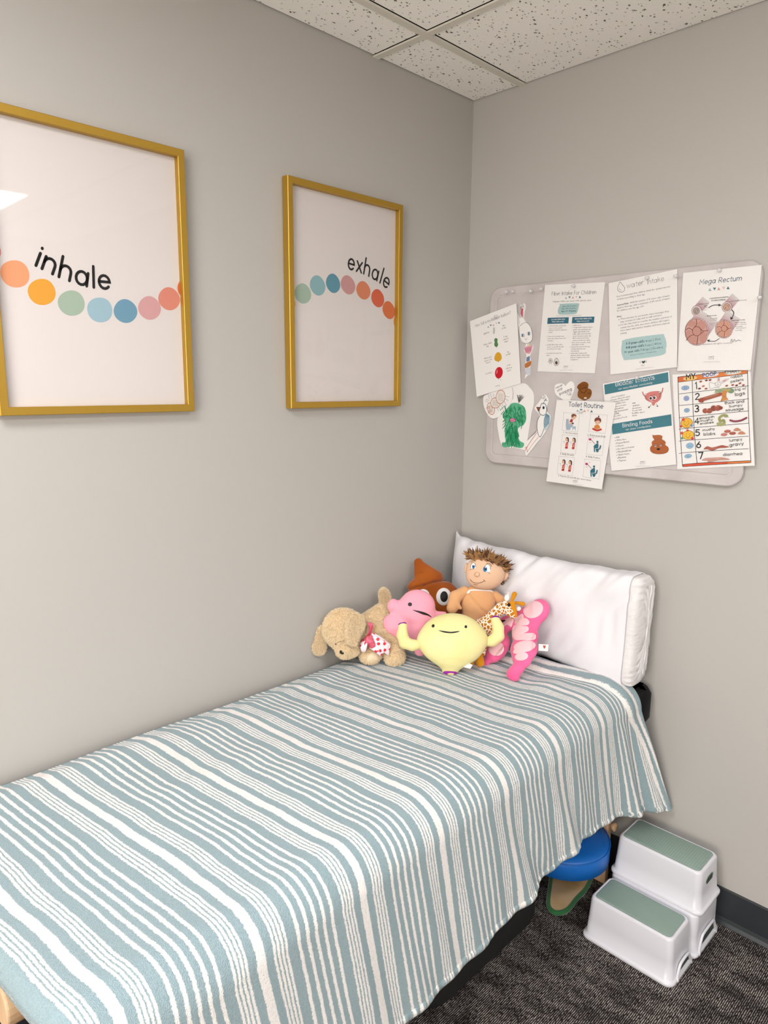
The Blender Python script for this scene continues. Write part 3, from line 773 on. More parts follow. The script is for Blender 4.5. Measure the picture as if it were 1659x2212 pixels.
class Sheet:
    """flat printed matter on a wall plane; positions measured in photo pixels of crop (x0, y0, scale)"""
    def __init__(s, ax, val, crop=(0, 0, 1.0), out=1, step=1.5e-5):
        s.ax = ax; s.val = val; s.crop = crop; s.out = out; s.k = 0; s.v = []; s.f = []; s.mi = []; s.mats = []; s.step = step; s.kd = []; s.mode = 0
        s.lay = val
    def P(s, p):
        x0, y0, sc = s.crop
        w = onp(x0 + p[0] * sc, y0 + p[1] * sc, s.ax, s.val)
        return np.array([w[0], w[2]]) if s.ax == 1 else np.array([w[1], w[2]])
    def W(s, q, lay=None):
        d = (s.val + s.out * (s.lay if lay is None else lay))
        return (q[0], d, q[1]) if s.ax == 1 else (d, q[0], q[1])
    def up(s):
        s.k += 1; s.lay = 2e-4 + s.k * s.step
    def mat(s, c):
        if c not in s.mats: s.mats.append(c)
        return s.mats.index(c)
    def addf(s, pts2, faces, c):
        n = len(s.v); s.v += [s.W(q) for q in pts2]; s.f += [tuple(i + n for i in f) for f in faces]; s.mi += [s.mat(c)] * len(faces); s.kd += [s.mode] * len(faces)
    def polyw(s, pts, c):
        s.up(); tr = tessellate_polygon([[Vector((p[0], p[1], 0)) for p in pts]]); s.addf(pts, tr, c)
    def poly(s, pts, c, sm=0):
        if sm: pts = catmull(pts, sm, True)
        s.polyw([s.P(p) for p in pts], c)
    def ribw(s, pts, w, c, nocap=False, layup=True):
        """one continuous band with round ends"""
        if layup: s.up()
        h = w / 2; q = [np.array(pts[0], float)]
        for p in pts[1:]:
            if np.linalg.norm(p - q[-1]) > 1e-7: q.append(np.array(p, float))
        if len(q) < 2: q.append(q[0] + [1e-5, 0])
        m = len(q); D = [(q[i + 1] - q[i]) / np.linalg.norm(q[i + 1] - q[i]) for i in range(m - 1)]
        Lf, Rt = [], []
        for i in range(m):
            a = D[max(i - 1, 0)]; b_ = D[min(i, m - 2)]; t = a + b_
            L = np.linalg.norm(t)
            t = b_ if L < .3 else t / L
            n_ = np.array([-t[1], t[0]]); k = h / max(.55, abs(n_ @ np.array([-b_[1], b_[0]])))
            Lf.append(q[i] + n_ * k); Rt.append(q[i] - n_ * k)
        V_ = Lf + Rt; F_ = [(i, m + i, m + i + 1, i + 1) for i in range(m - 1)]
        for e, dd, ctr in ((0, -D[0], q[0]), (m - 1, D[-1], q[-1])):
            n_ = np.array([-dd[1], dd[0]]); k = len(V_)
            V_ += [ctr + h * (math.cos(a) * n_ + math.sin(a) * dd) for a in [math.pi * t / 5 for t in range(6)]]
            F_.append(tuple(range(k, k + 6)))
        s.addf(V_, F_, c)
    def scale_at(s, p):
        return np.linalg.norm(s.P((p[0] + 1, p[1])) - s.P(p)) * .5 + np.linalg.norm(s.P((p[0], p[1] + 1)) - s.P(p)) * .5
    def line(s, pts, w, c, sm=0, closed=False):
        if sm: pts = catmull(pts, sm, closed)
        if closed: pts = list(pts) + [pts[0]]
        s.ribw([s.P(p) for p in pts], w * s.scale_at(pts[0]), c)
    def ell(s, cx, cy, rx, ry, c, rot=0, n=20, ol=None, w=2, egg=0):
        r_ = math.radians(rot); pts = []
        for k in range(n):
            t = 2 * math.pi * k / n; x, y = rx * math.cos(t) * (1 + egg * math.sin(t)), ry * math.sin(t)
            pts.append((cx + x * math.cos(r_) - y * math.sin(r_), cy + x * math.sin(r_) + y * math.cos(r_)))
        if c: s.poly(pts, c)
        if ol: s.line(pts, w, ol, closed=True)
    def text(s, txt, p0, p1, c, hgt=1.0, bold=0.0):
        """proportional lettering from p0 to p1 on the baseline"""
        s.mode = 1
        v, f = font_mesh(txt); a, b_ = s.P(p0), s.P(p1); d = b_ - a; L = np.linalg.norm(d); d = d / L; n_ = np.array([-d[1], d[0]])
        k = L / v[:, 0].max(); lay0 = s.lay; s.lay = s.lay + s.step
        offs = [0] if not bold else [-bold, 0, bold]
        for o_ in offs:
            s.addf([a + d * (q[0] + o_) * k + n_ * q[1] * k * hgt for q in v], f, c)
            if bold: s.lay += s.step * .4
        s.lay = lay0; s.mode = 0
    def stroke_text(s, txt, p0, p1, c, w=.16, hgt=1.0, jit=0.0, path=None, slant=0, gs=.9):
        adv = [GL[ch][0] for ch in txt]; T = sum(adv) - .2; s.mode = 1
        a, b_ = s.P(p0), s.P(p1); L = np.linalg.norm(b_ - a)
        if path is not None:
            pw = [s.P(q) for q in catmull(path, 10)]; seg = [0]
            for i in range(1, len(pw)): seg.append(seg[-1] + np.linalg.norm(pw[i] - pw[i - 1]))
            L = seg[-1]
        k = L / T; x = 0; s.up()
        for ch, ad in zip(txt, adv):
            dx = rnd.uniform(-jit, jit); dy = rnd.uniform(-jit, jit); xm = (x + ad * .42) * k; gk = k * gs
            if path is not None:
                i = min(max(np.searchsorted(seg, xm), 1), len(pw) - 1); d = pw[i] - pw[i - 1]; d = d / np.linalg.norm(d)
                o_ = pw[i - 1] + d * (xm - seg[i - 1]) - d * ad * .42 * gk
            else:
                d = (b_ - a) / L; o_ = a + d * x * k
            n_ = np.array([-d[1], d[0]])
            if s.ax == 0 and False: n_ = -n_
            for st in GL[ch][1]:
                st = [(q[0] + dx + rnd.uniform(-jit, jit) * .4 + slant * q[1], q[1] + dy + rnd.uniform(-jit, jit) * .4) for q in st]
                if len(st) == 2: pp = st
                else: pp = st
                s.ribw([o_ + d * q[0] * gk + n_ * q[1] * gk * hgt for q in pp], w * gk, c, layup=False)
            x += ad
        s.mode = 0
    def done(s, name, parent):
        if not s.v: return None
        v, f = s.v, s.f
        # faces should look into the room
        out = []
        V_ = np.array(v)
        for q in f:
            a = V_[q[1]] - V_[q[0]]; b_ = V_[q[2]] - V_[q[0]]; n_ = np.cross(a, b_)
            out.append(q if n_[s.ax] * s.out > 0 else q[::-1])
        for md, nm in ((0, 'printed_picture' if name == 'printed_content' else name), (1, 'printed_text')):
            sel = [i for i in range(len(out)) if s.kd[i] == md]
            if not sel: continue
            used = sorted({q for i in sel for q in out[i]}); mp_ = {q: n for n, q in enumerate(used)}
            ms = sorted({s.mi[i] for i in sel}); mm = {m: n for n, m in enumerate(ms)}
            mk(nm, [v[q] for q in used], [tuple(mp_[q] for q in out[i]) for i in sel], [ink(s.mats[m]) for m in ms], parent, smooth=False, midx=[mm[s.mi[i]] for i in sel])
        s.v = []; s.f = []; s.mi = []; s.mats = []; s.kd = []
    def slab(s, name, outline, mat, parent, thick=.0004, sm=0, bev=0, lift=0.0):
        """solid sheet of this outline, front face at the sheet plane"""
        if sm: outline = catmull(outline, sm, True)
        pts = [s.P(p) for p in outline]; n = len(pts); g = G()
        d0 = s.val - s.out * thick
        def w3(q, d): return (q[0], d, q[1]) if s.ax == 1 else (d, q[0], q[1])
        g.add([w3(q, s.val + s.out * lift) for q in pts] + [w3(q, d0) for q in pts], [])
        tr = tessellate_polygon([[Vector((p[0], p[1], 0)) for p in pts]])
        for t in tr:
            a, b_, c_ = [np.array(g.v[i]) for i in t]
            nn = np.cross(b_ - a, c_ - a)[s.ax] * s.out
            t = tuple(t) if nn > 0 else tuple(t)[::-1]
            g.f.append(t); g.m.append(0); g.f.append(tuple(i + n for i in t[::-1])); g.m.append(0)
        for i in range(n):
            g.f.append((i, (i + 1) % n, n + (i + 1) % n, n + i)); g.m.append(0)
        return g.mk(name, mat, parent, smooth=False)

# ------------------------------------------------------------------ framed prints on the left wall
mgold, nt, b = base_mat('brushed_gold', 'B8923A', 0.42, 0.7); noise_bump(nt, b, 300, .1, .0005)
mpap, nt, b = base_mat('white_poster_paper', 'D3CBC8', 0.6, spec=.2)
def glass_mat(name, tint=(1, 1, 1, 1), rough=.02, ior=1.45, wob=0.0, extra=0.0):
    m = bpy.data.materials.new(name); m.use_nodes = True; nt = m.node_tree; nt.nodes.clear()
    o = nd(nt, 'ShaderNodeOutputMaterial'); mx = nd(nt, 'ShaderNodeMixShader'); t = nd(nt, 'ShaderNodeBsdfTransparent'); g_ = nd(nt, 'ShaderNodeBsdfGlossy')
    t.inputs[0].default_value = tint; g_.inputs['Roughness'].default_value = rough
    fr = nd(nt, 'ShaderNodeFresnel'); fr.inputs[0].default_value = ior
    ge = nd(nt, 'ShaderNodeNewGeometry'); sb = nd(nt, 'ShaderNodeMath', operation='SUBTRACT'); sb.inputs[0].default_value = 1.0; nt.links.new(ge.outputs['Backfacing'], sb.inputs[1])
    ml = nd(nt, 'ShaderNodeMath', operation='MULTIPLY'); nt.links.new(fr.outputs[0], ml.inputs[0]); nt.links.new(sb.outputs[0], ml.inputs[1])
    nt.links.new(ml.outputs[0], mx.inputs[0]); nt.links.new(t.outputs[0], mx.inputs[1]); nt.links.new(g_.outputs[0], mx.inputs[2]); nt.links.new(mx.outputs[0], o.inputs[0])
    if wob:
        tc = nd(nt, 'ShaderNodeTexCoord'); n = nd(nt, 'ShaderNodeTexNoise'); n.inputs['Scale'].default_value = 10; n.inputs['Distortion'].default_value = 1.5
        nt.links.new(tc.outputs['Object'], n.inputs['Vector']); bp = nd(nt, 'ShaderNodeBump'); bp.inputs['Strength'].default_value = wob; bp.inputs['Distance'].default_value = .004
        nt.links.new(n.outputs[0], bp.inputs['Height']); nt.links.new(bp.outputs[0], g_.inputs['Normal']); nt.links.new(bp.outputs[0], fr.inputs['Normal'])
    return m
mglass = glass_mat('picture_glazing')
mlam = glass_mat('laminate_film', rough=.2, wob=.15)

def picture(name, label, y0, y1, z0, z1, art):
    t = thing(name, label, 'framed print', (0.0, (y0 + y1) / 2, z0))
    D, Wf = .028, .019
    g = G()
    # mitred moulding
    ring = lambda i, d: [(d, y0 + i, z0 + i), (d, y1 - i, z0 + i), (d, y1 - i, z1 - i), (d, y0 + i, z1 - i)]
    rs = [ring(0.0, .002), ring(0, D - .0015), ring(.0015, D), ring(Wf - .001, D), ring(Wf, D - .001), ring(Wf, .010)]
    v = [p for r_ in rs for p in r_]
    f = [(i * 4 + j, i * 4 + (j + 1) % 4, (i + 1) * 4 + (j + 1) % 4, (i + 1) * 4 + j) for i in range(5) for j in range(4)]
    g.add(v, f); g.mk('frame', mgold, t, smooth=False)
    pr = G().box(.004, .010, y0 + Wf - .001, y1 - Wf + .001, z0 + Wf - .001, z1 - Wf + .001).mk('print', mpap, t, smooth=False)
    art(t, pr)
    G().box(.0160, .0175, y0 + Wf + .0002, y1 - Wf - .0002, z0 + Wf + .0002, z1 - Wf - .0002).mk('glazing', mglass, t, smooth=False)
    return t
BL = '1b191b'
def clipy(v, y0, y1): return [(p[0], min(max(p[1], y0), y1)) for p in v]
def blobs(s, L_, ylo, yhi):
    for cx, cy, rx, ry, rot, c in L_:
        r_ = math.radians(rot); pts = []
        for k in range(28):
            a = 2 * math.pi * k / 28; x, y = rx * math.cos(a) * (1 + .05 * math.sin(a * 2 + .6)), ry * math.sin(a) * (1 + .04 * math.cos(a + .8))
            pts.append((cx + x * math.cos(r_) - y * math.sin(r_), cy + x * math.sin(r_) + y * math.cos(r_)))
        q = [s.P(p) for p in pts]; q = [np.array([min(max(p[0], ylo), yhi), p[1]]) for p in q]
        s.polyw(q, c)
def art1(t, pr):
    s = Sheet(0, .010, (0, 210, .3165))
    ylo, yhi = -1.691 + .019, -1.205 - .019
    blobs(s, [(-55, 1055, 60, 68, 0, 'D98580'), (100, 1207, 101, 92, 20, 'F2A276'), (284, 1331, 94, 90, 10, 'EBA63C'), (486, 1407, 91, 87, 10, 'A9BCA9'), (680, 1453, 87, 84, 25, 'A0C0CD'),
              (856, 1462, 77, 83, -20, '6F9DB5'), (1020, 1441, 75, 82, -15, 'D9A3A3'), (1154, 1378, 71, 80, -15, 'E28C78'), (1262, 1305, 50, 66, 0, 'DE6A35')], ylo, yhi)
    s.stroke_text('inhale', (250, 1150), (745, 1300), BL, w=.22, hgt=1.0, gs=.84, path=[(228, 1140), (370, 1212), (500, 1262), (620, 1295), (755, 1310)])
    s.done('printed_artwork', pr)
def art2(t, pr):
    s = Sheet(0, .010, (590, 360, .2441))
    ylo, yhi = -.877 + .019, -.394 - .019
    blobs(s, [(155, 1213, 40, 55, 0, 'E3A24A'), (262, 1125, 71, 91, -10, 'A6BCA8'), (393, 1054, 65, 91, -12, '8DB5BC'), (530, 1035, 60, 87, -10, '5F95A9'), (662, 1049, 60, 87, -15, 'CE9795'), (798, 1097, 59, 83, -12, 'DD8560'),
              (925, 1167, 54, 82, -10, 'DA6340'), (1023, 1272, 52, 81, -12, 'DB7038'), (1105, 1380, 38, 70, -5, 'E39342')], ylo, yhi)
    s.stroke_text('exhale', (660, 900), (1010, 1070), BL, w=.21, hgt=1.1, gs=.86, path=[(655, 900), (735, 925), (820, 957), (900, 1000), (960, 1040), (1010, 1083)])
    s.done('printed_artwork', pr)
picture('framed_print', 'gold framed inhale print, larger in view, nearest the left edge of the photo', -1.691, -1.205, 1.631, 2.291, art1)
picture('framed_print', 'gold framed exhale print hanging closer to the room corner', -.877, -.394, 1.632, 2.297, art2)
# small screw above the inhale print's inner edge
o = G().tube([(.0178, -1.658, 2.272), (.0178, -1.654, 2.262)], .003, 8).mk('frame_clip', mvin, bpy.data.objects['framed_print'])

# ------------------------------------------------------------------ pin board
YB = -.022
mboard, nt, b = base_mat('marbled_board', 'CFC9C8', 0.7, spec=.2)
col_var(nt, b, 'B2ABAA', 'C6BFBF', 9, None, 8, .3, .7)
def rr_w(x0, x1, z0, z1, r): return rrect(x0, x1, z0, z1, r, 8)
bx0, bx1, bz0, bz1 = .1195, 1.052, 1.415, 2.058
board = thing('pin_board', 'large pale grey marbled board with rounded corners behind the pinned papers', 'pin board', ((bx0 + bx1) / 2, 0, bz0))
g = G(); rings = []
for ins, y in ((.004, -.002), (0, -.004), (0, YB + .004), (.003, YB + .0005), (.005, YB), (.028, YB), (.030, YB + .0016), (.034, YB + .0016), (.037, YB)):
    rings.append([(x, y, z) for x, z in rr_w(bx0 + ins, bx1 - ins, bz0 + ins, bz1 - ins, max(.045 - ins * .9, .012))])
loft(g, rings)
ob = g.mk('panel', mboard, board, smooth=False)

mpage, _, _ = base_mat('white_page', 'E4E1DF', 0.55, spec=.3)
TEAL, NAVY, DK, GY = '41808F', '2F5672', '2a2a2c', '8a8a8c'
TRI = ['A9B8BE', '5A8796', 'DFA49C', 'EBCDB8', '3C748A']
def tris(s, pts, r):
    for i, (x, y) in enumerate(pts):
        k = 1 if i % 2 == 0 else -1
        s.poly([(x - r, y + r * .85 * k), (x + r, y + r * .85 * k), (x, y - r * .95 * k)], TRI[i])
def logo(s, x, y, k, dx=0, dy=0):
    """small OWN mark with two lines of fine print"""
    s.text('OWN', (x - 40 * k, y), (x + 30 * k, y + dy), '55565a', hgt=1.1)
    s.line([(x + 36 * k, y - 30 * k), (x + 50 * k, y - 25 * k), (x + 44 * k, y + 8 * k), (x + 40 * k, y + 26 * k)], 3 * k, '55565a')
    s.text('PEDIATRIC', (x - 40 * k, y + 24 * k), (x + 32 * k, y + 24 * k + dy), '77787c')
    s.text('Copyright OWN Pediatric Therapy, LLC', (x - 120 * k, y + 68 * k), (x + 150 * k, y + 68 * k + dy), '9a9a9c')

def page(name, label, val, crop, quad, film=True, group=None, fx=8, cat='poster', curl=None):
    s = Sheet(1, val, crop, out=-1)
    pts = [s.P(p) for p in quad]
    cx = sum(p[0] for p in pts) / 4; zb = min(p[1] for p in pts)
    t = thing(name, label, cat, (cx, val, zb), group)
    s.thing = t; s.sheet = s.slab('sheet', quad, mpage, t, .0005)
    if film:
        c = np.mean(np.array(quad, float), axis=0)
        big = [tuple(np.array(p) + (np.array(p) - c) / np.linalg.norm(np.array(p) - c) * fx / s.crop[2] * .55) for p in quad]
        s2 = Sheet(1, val - .0022, crop, out=-1)
        s2.slab('laminate', big, mlam, t, .0002)
    return s

# 1 fibre
s = page('laminated_poster', 'laminated Fiber Intake For Children sheet at top left of the board', YB - .0015, (1140, 590, .1085), [(345, 235), (1540, 178), (1335, 1995), (195, 1955)])
s.stroke_text('Fiber Intake For Children', (475, 445), (1365, 410), '4d4f55', w=.15, hgt=1.1)
tris(s, [(762, 492), (833, 484), (900, 484), (968, 478), (1038, 474)], 24)
s.text('14 grams of fiber per every 1,000 calories eaten', (498, 582), (1265, 552), '55565a')
s.poly([(660, 612), (1000, 600), (1020, 640), (1010, 700), (985, 775), (930, 815), (650, 825), (605, 790), (605, 720), (640, 640)], 'ABCBCB', 3)
s.text('Ages 4-8: 25 grams', (690, 675), (975, 662), '23404a'); s.text('Ages 4-8: 25 grams', (672, 722), (965, 710), '23404a'); s.text('Ages 9+: 30 grams', (667, 775), (960, 762), '23404a', bold=.03)
s.text('General Guidelines per American Heart Association', (562, 862), (1068, 845), '77787c')
s.poly([(400, 890), (820, 878), (810, 1000), (388, 1012)], '2C6B84'); s.poly([(890, 876), (1330, 866), (1318, 988), (878, 1000)], '2C6B84')
s.text('SOLUBLE FIBER (25%)', (468, 938), (742, 928), 'EDEDED', bold=.03); s.text('Helps make poop!', (482, 980), (718, 972), 'EDEDED', bold=.03)
s.text('INSOLUBLE FIBER (75%)', (940, 925), (1272, 915), 'EDEDED', bold=.03); s.text('Helps move poop!', (978, 970), (1222, 962), 'EDEDED', bold=.03)
def para(s, rows, c='55565a', bullet='444548', br=5):
    for r_ in rows:
        bl_, txt, p0, p1 = r_
        s.text(txt, p0, p1, c)
        if bl_: s.ell(p0[0] - 22 * (bl_ if bl_ > 0 else 1), p0[1] - 8, br, br, bullet, n=6)
para(s, [(1, 'Soft and sticky, and absorbs', (425, 1062), (765, 1056)), (0, 'water to form a gel-like', (422, 1104), (690, 1098)), (0, 'substance inside the digestive', (416, 1146), (778, 1138)), (0, 'system.', (414, 1188), (496, 1186)),
 (1, 'Top sources include beans,', (405, 1272), (730, 1266)), (0, 'peas, oats, barley, fruits, and', (400, 1314), (748, 1308)), (0, 'avocados.', (397, 1356), (510, 1354)),
 (1, 'Soluble fiber helps soften', (388, 1438), (690, 1432)), (0, 'stool so it can slide through', (386, 1480), (712, 1474)), (0, 'the GI tract more easily.', (384, 1522), (660, 1516)), (1, 'Can cause more gas if too', (376, 1606), (680, 1600)), (0, 'much.', (374, 1648), (440, 1646)),
 (1, 'Bulks stool', (915, 1052), (1052, 1048)), (1, 'Tough matter found in whole', (912, 1094), (1288, 1086)), (0, 'grains, nuts, and fruits and', (905, 1138), (1250, 1130)), (0, 'veggies (specifically in the', (902, 1180), (1230, 1172)), (0, 'stalks, skins, and seeds) that', (898, 1222), (1258, 1214)),
 (0, "doesn't dissolve in water. Eg:", (894, 1266), (1255, 1258)), (0, 'Whole wheat bread, barley,', (890, 1308), (1225, 1300)), (0, 'couscous, brown rice, wheat', (886, 1350), (1245, 1344)), (0, 'bran, carrots, zucchini, celery,', (880, 1394), (1252, 1388)), (0, 'whole grain cereals.', (878, 1436), (1122, 1430)),
 (1, "Isn't broken down by the gut", (872, 1480), (1236, 1472)), (0, 'and absorbed into the', (868, 1522), (1150, 1516)), (0, 'bloodstream.', (864, 1564), (1028, 1560)), (1, 'Adds bulk to waste in the', (860, 1608), (1180, 1602)), (0, 'digestive system, which helps', (856, 1650), (1232, 1642)), (0, 'keep you regular and prevent', (852, 1692), (1228, 1684)), (0, 'constipation.', (848, 1734), (1004, 1730))])
s.ell(455, 1745, 38, 48, 'D9D3C8', ol='77777a', w=4); s.ell(453, 1745, 10, 12, '6b5a48', n=8)
s.line([(425, 1750), (400, 1785)], 4, '77777a'); s.line([(485, 1750), (500, 1790)], 4, '77777a'); s.line([(440, 1790), (425, 1830)], 4, '77777a'); s.line([(465, 1790), (475, 1825)], 4, '77777a')
s.poly([(575, 1690), (605, 1720), (622, 1790), (590, 1838), (540, 1835), (522, 1785), (545, 1715)], 'E0DDD6', 3); s.line([(575, 1690), (605, 1720), (622, 1790), (590, 1838), (540, 1835), (522, 1785), (545, 1715)], 6, '55565a', 3, True)
s.ell(572, 1785, 26, 34, '5a3a38', n=12)
logo(s, 750, 1870, 1.0, dy=-3)
s.done('printed_content', s.sheet)

# 2 water
s = page('laminated_poster', 'laminated handwritten-title Water Intake sheet between the fiber and rectum sheets', YB - .0030, (1300, 570, .113), [(130, 370), (1442, 100), (1442, 1975), (165, 2115)])
s.line([(350, 348), (395, 400), (438, 455), (425, 520), (370, 540), (315, 515), (302, 455), (325, 395)], 7, '55565a', 4, True); s.line([(330, 470), (345, 495), (375, 500)], 5, '55565a', 3)
s.stroke_text('water', (480, 465), (800, 400), '55565a', w=.10, hgt=1.0, jit=.06); s.stroke_text('Intake', (865, 390), (1190, 320), '55565a', w=.10, hgt=1.0, jit=.06)
R_ = [('It is recommended that children drink the optimal amount', (290, 640), (1310, 445)), ('of water according to their age', (290, 695), (825, 595)), ('drink the number of 8 ounce cups of water', (540, 755), (1305, 618)), ('equal to their age, with a maximum of 64 ounces of water', (290, 862), (1305, 672)), ('for children over the age of 8', (290, 915), (795, 825)),
 ('These amounts do not include other beverages they', (358, 1068), (1285, 918)), ('may consume in a day such as milk and juice.', (358, 1125), (1155, 990)), ('It is also important to consider the weather and level of', (358, 1180), (1338, 1020)), ('activity that the child, since more children will require', (358, 1238), (1290, 1085)), ('more water with warmer weather and more physical', (358, 1290), (1292, 1142)), ('activity', (358, 1348), (480, 1328))]
for txt, p0, p1 in R_: s.text(txt, p0, p1, '5b5c60', hgt=1.05)
s.text('General Rule:', (290, 808), (518, 762), DK, bold=.03); s.text('Note:', (292, 1025), (380, 1010), DK, bold=.03)
s.ell(328, 1068, 8, 8, DK, n=8); s.ell(328, 1178, 8, 8, DK, n=8)
s.poly([(460, 1440), (1120, 1345), (1190, 1370), (1235, 1500), (1225, 1620), (1150, 1745), (480, 1838), (420, 1815), (375, 1700), (385, 1540)], 'B4D1D2', 4)
s.text("1-3-year-old's", (470, 1545), (815, 1500), '1f4552', bold=.03); s.text('4cups | 32oz', (835, 1495), (1125, 1450), '2a4d58')
s.text("4-8-year-old's", (460, 1625), (805, 1580), '1f4552', bold=.03); s.text('5cups | 40/oz', (825, 1578), (1140, 1535), '2a4d58')
s.text("9+ year old's", (435, 1710), (720, 1672), '1f4552', bold=.03); s.text('7-8cups | 56-64oz', (738, 1668), (1168, 1612), '2a4d58')
s.text('American Academy of Pediatricians', (540, 1758), (1052, 1685), '4a6a74')
s.text('O   N', (718, 1900), (855, 1885), '55565a', hgt=1.0)
s.poly([(765, 1860), (785, 1852), (795, 1866), (812, 1848), (830, 1860), (812, 1898), (790, 1904), (772, 1890)], '3a4a50')
s.text('KIDS', (755, 1955), (818, 1948), '77787c'); s.text('Copyright OWN Pediatric Therapy, LLC', (650, 2018), (990, 1978), '9a9a9c')
s.done('printed_content', s.sheet)

# 4 my chart (under the rectum sheet)
s = page('chart', 'hand drawn orange and white numbered poop chart at lower right of board', YB - .0015, (1450, 780, .122), [(20, 240), (1400, 150), (1478, 1850), (105, 1915)], cat='chart', fx=6)
OR, RD, BR1, BR2 = 'E8823A', 'DC5A3A', 'A85A48', '7d3b30'
s.poly([(118, 282), (1350, 150), (1350, 215), (122, 375)], OR); s.poly([(118, 282), (300, 262), (300, 352), (122, 375)], 'DD6C40')
s.ell(335, 305, 125, 38, 'F0C878', rot=-6); s.ell(695, 245, 150, 38, 'E8E4F0', rot=-7); s.ell(1095, 205, 150, 32, 'E6E2DA', rot=-6)
s.stroke_text('MY', (265, 322), (425, 305), '1e1c28', w=.32, jit=.05); s.stroke_text('POOP', (560, 285), (800, 250), '2c3a78', w=.26, jit=.05); s.stroke_text('CHART', (950, 225), (1215, 195), '22222c', w=.22, jit=.04)
s.line([(118, 282), (1352, 150)], 9, DK); s.line([(122, 375), (1352, 218)], 7, DK)
s.line([(118, 282), (135, 800), (165, 1350), (200, 1860)], 10, DK, 3); s.line([(1350, 155), (1365, 800), (1390, 1400), (1412, 1790)], 10, DK, 3); s.line([(372, 350), (390, 900), (420, 1400), (458, 1810)], 10, DK, 3)
for y0, y1, y2 in ((583, 552, 437), (787, 765, 668), (1005, 975, 882), (1208, 1180, 1100), (1417, 1395, 1330), (1635, 1608, 1550)):
    s.line([(140, y0), (390, y1), (1370, y2)], 8, DK, 3)
s.poly([(205, 1832), (460, 1805), (1410, 1765), (1410, 1798), (480, 1850), (205, 1868)], 'E0583A'); s.poly([(1000, 1783), (1410, 1765), (1410, 1798), (1000, 1822)], OR); s.line([(200, 1832), (460, 1806), (1410, 1763)], 9, DK); s.line([(205, 1870), (700, 1838), (1410, 1798)], 8, DK)
def face(cx, cy, rx, ry, c, sad=True, w=5):
    s.ell(cx, cy, rx, ry, c, rot=-8, ol='41618c' if sad else '8a5a1a', w=w)
    s.ell(cx - rx * .3, cy - ry * .25, 6, 6, DK, n=6); s.ell(cx + rx * .25, cy - ry * .3, 6, 6, DK, n=6)
    k = 1 if sad else -1
    s.line([(cx - rx * .4, cy + ry * .45 + (0 if sad else -ry * .3)), (cx, cy + ry * .45 - k * ry * .25 + (0 if sad else -ry * .05)), (cx + rx * .4, cy + ry * .35 + (0 if sad else -ry * .4))], 5, DK, 3)
face(250, 475, 68, 38, '9db8dc'); face(270, 660, 48, 42, '9fb2dc'); face(278, 872, 48, 36, '9cc0e2'); face(330, 1498, 64, 48, '9cc4e4'); face(300, 1682, 62, 34, '94c4e0')
def star(cx, cy, r_, c):
    s.poly([(cx + (r_ if k % 2 == 0 else r_ * .42) * math.cos(math.radians(36 * k - 80)), cy + (r_ if k % 2 == 0 else r_ * .42) * math.sin(math.radians(36 * k - 80))) for k in range(10)], c)
face(275, 1095, 105, 88, 'F0B93E', False, 7); face(300, 1310, 105, 78, 'F2C23E', False, 7)
for cx, cy, r_, c in ((215, 1035, 44, 'D8433A'), (175, 1155, 38, 'D8433A'), (362, 1140, 42, '6F97C4'), (190, 1275, 42, 'D8433A'), (290, 1225, 34, 'D8433A'), (195, 1365, 36, '5FA382'), (380, 1370, 44, 'D8433A')): star(cx, cy, r_, c)
for ch, x, y in (('1', 425, 495), ('2', 425, 680), ('3', 415, 900), ('4', 418, 1110), ('5', 432, 1322), ('6', 450, 1535), ('7', 490, 1730)):
    s.stroke_text(ch, (x, y), (x + (40 if ch == '1' else 78), y - 5), '1c1a1c', w=.22, hgt=.85 if ch != '1' else 1.1)
for x, y, c in ((525, 362, BR1), (625, 340, BR2), (690, 335, BR2), (570, 443, 'C47A68'), (503, 487, BR2), (618, 488, 'B05A50'), (985, 437, BR1), (1090, 423, BR1), (1160, 430, BR2), (1220, 393, BR1), (1280, 425, BR1)): s.ell(x, y, 27, 16, c, rot=-15, n=10)
s.line([(690, 490), (675, 420), (690, 376), (760, 395), (800, 380)], 4, '55535a', 4); s.line([(700, 490), (780, 470), (860, 472)], 4, '55535a', 3)
s.ell(830, 410, 50, 38, 'F3F1EF', ol='55535a', w=4); s.poly([(828, 370), (820, 310), (845, 285), (862, 320), (850, 372)], 'F4E9EA', 3); s.line([(828, 370), (820, 310), (845, 285), (862, 320), (850, 372)], 4, '55535a', 3); s.poly([(835, 350), (835, 310), (850, 300), (853, 340)], 'CE7A86', 2)
s.poly([(872, 385), (925, 335), (1020, 312), (960, 360), (885, 400)], 'F4E9EA', 3); s.line([(872, 385), (925, 335), (1020, 312), (960, 360), (885, 400)], 4, '55535a', 3); s.poly([(905, 365), (940, 340), (990, 325), (940, 360)], 'CE7A86', 2)
s.ell(818, 402, 5, 5, DK, n=6); s.ell(842, 404, 5, 5, DK, n=6); s.line([(815, 425), (830, 418), (850, 412)], 3, DK)
s.line([(505, 700), (540, 715), (560, 690), (870, 595), (860, 580), (520, 680)], 46, BR1, 2); s.line([(520, 690), (700, 640), (840, 592)], 62, 'A9604A', 3); s.ell(535, 695, 48, 42, 'A34F3C'); s.line([(600, 650), (830, 585)], 12, 'C98C74')
s.poly([(900, 560), (905, 640), (880, 708), (950, 695), (1010, 680), (980, 640), (975, 580), (1000, 530), (930, 520)], 'D98F4A', 3); s.line([(900, 560), (905, 640), (880, 708)], 4, BR2, 3); s.line([(975, 560), (978, 640), (1015, 682)], 4, BR2, 3)
for x, y, rx, ry, c in ((850, 525, 70, 30, '93A889'), (940, 500, 60, 26, 'A9B183'), (1060, 525, 58, 44, '7F9C78'), (1010, 510, 45, 24, 'C0A86A'), (800, 550, 30, 16, 'B5B98A')): s.ell(x, y, rx, ry, c)
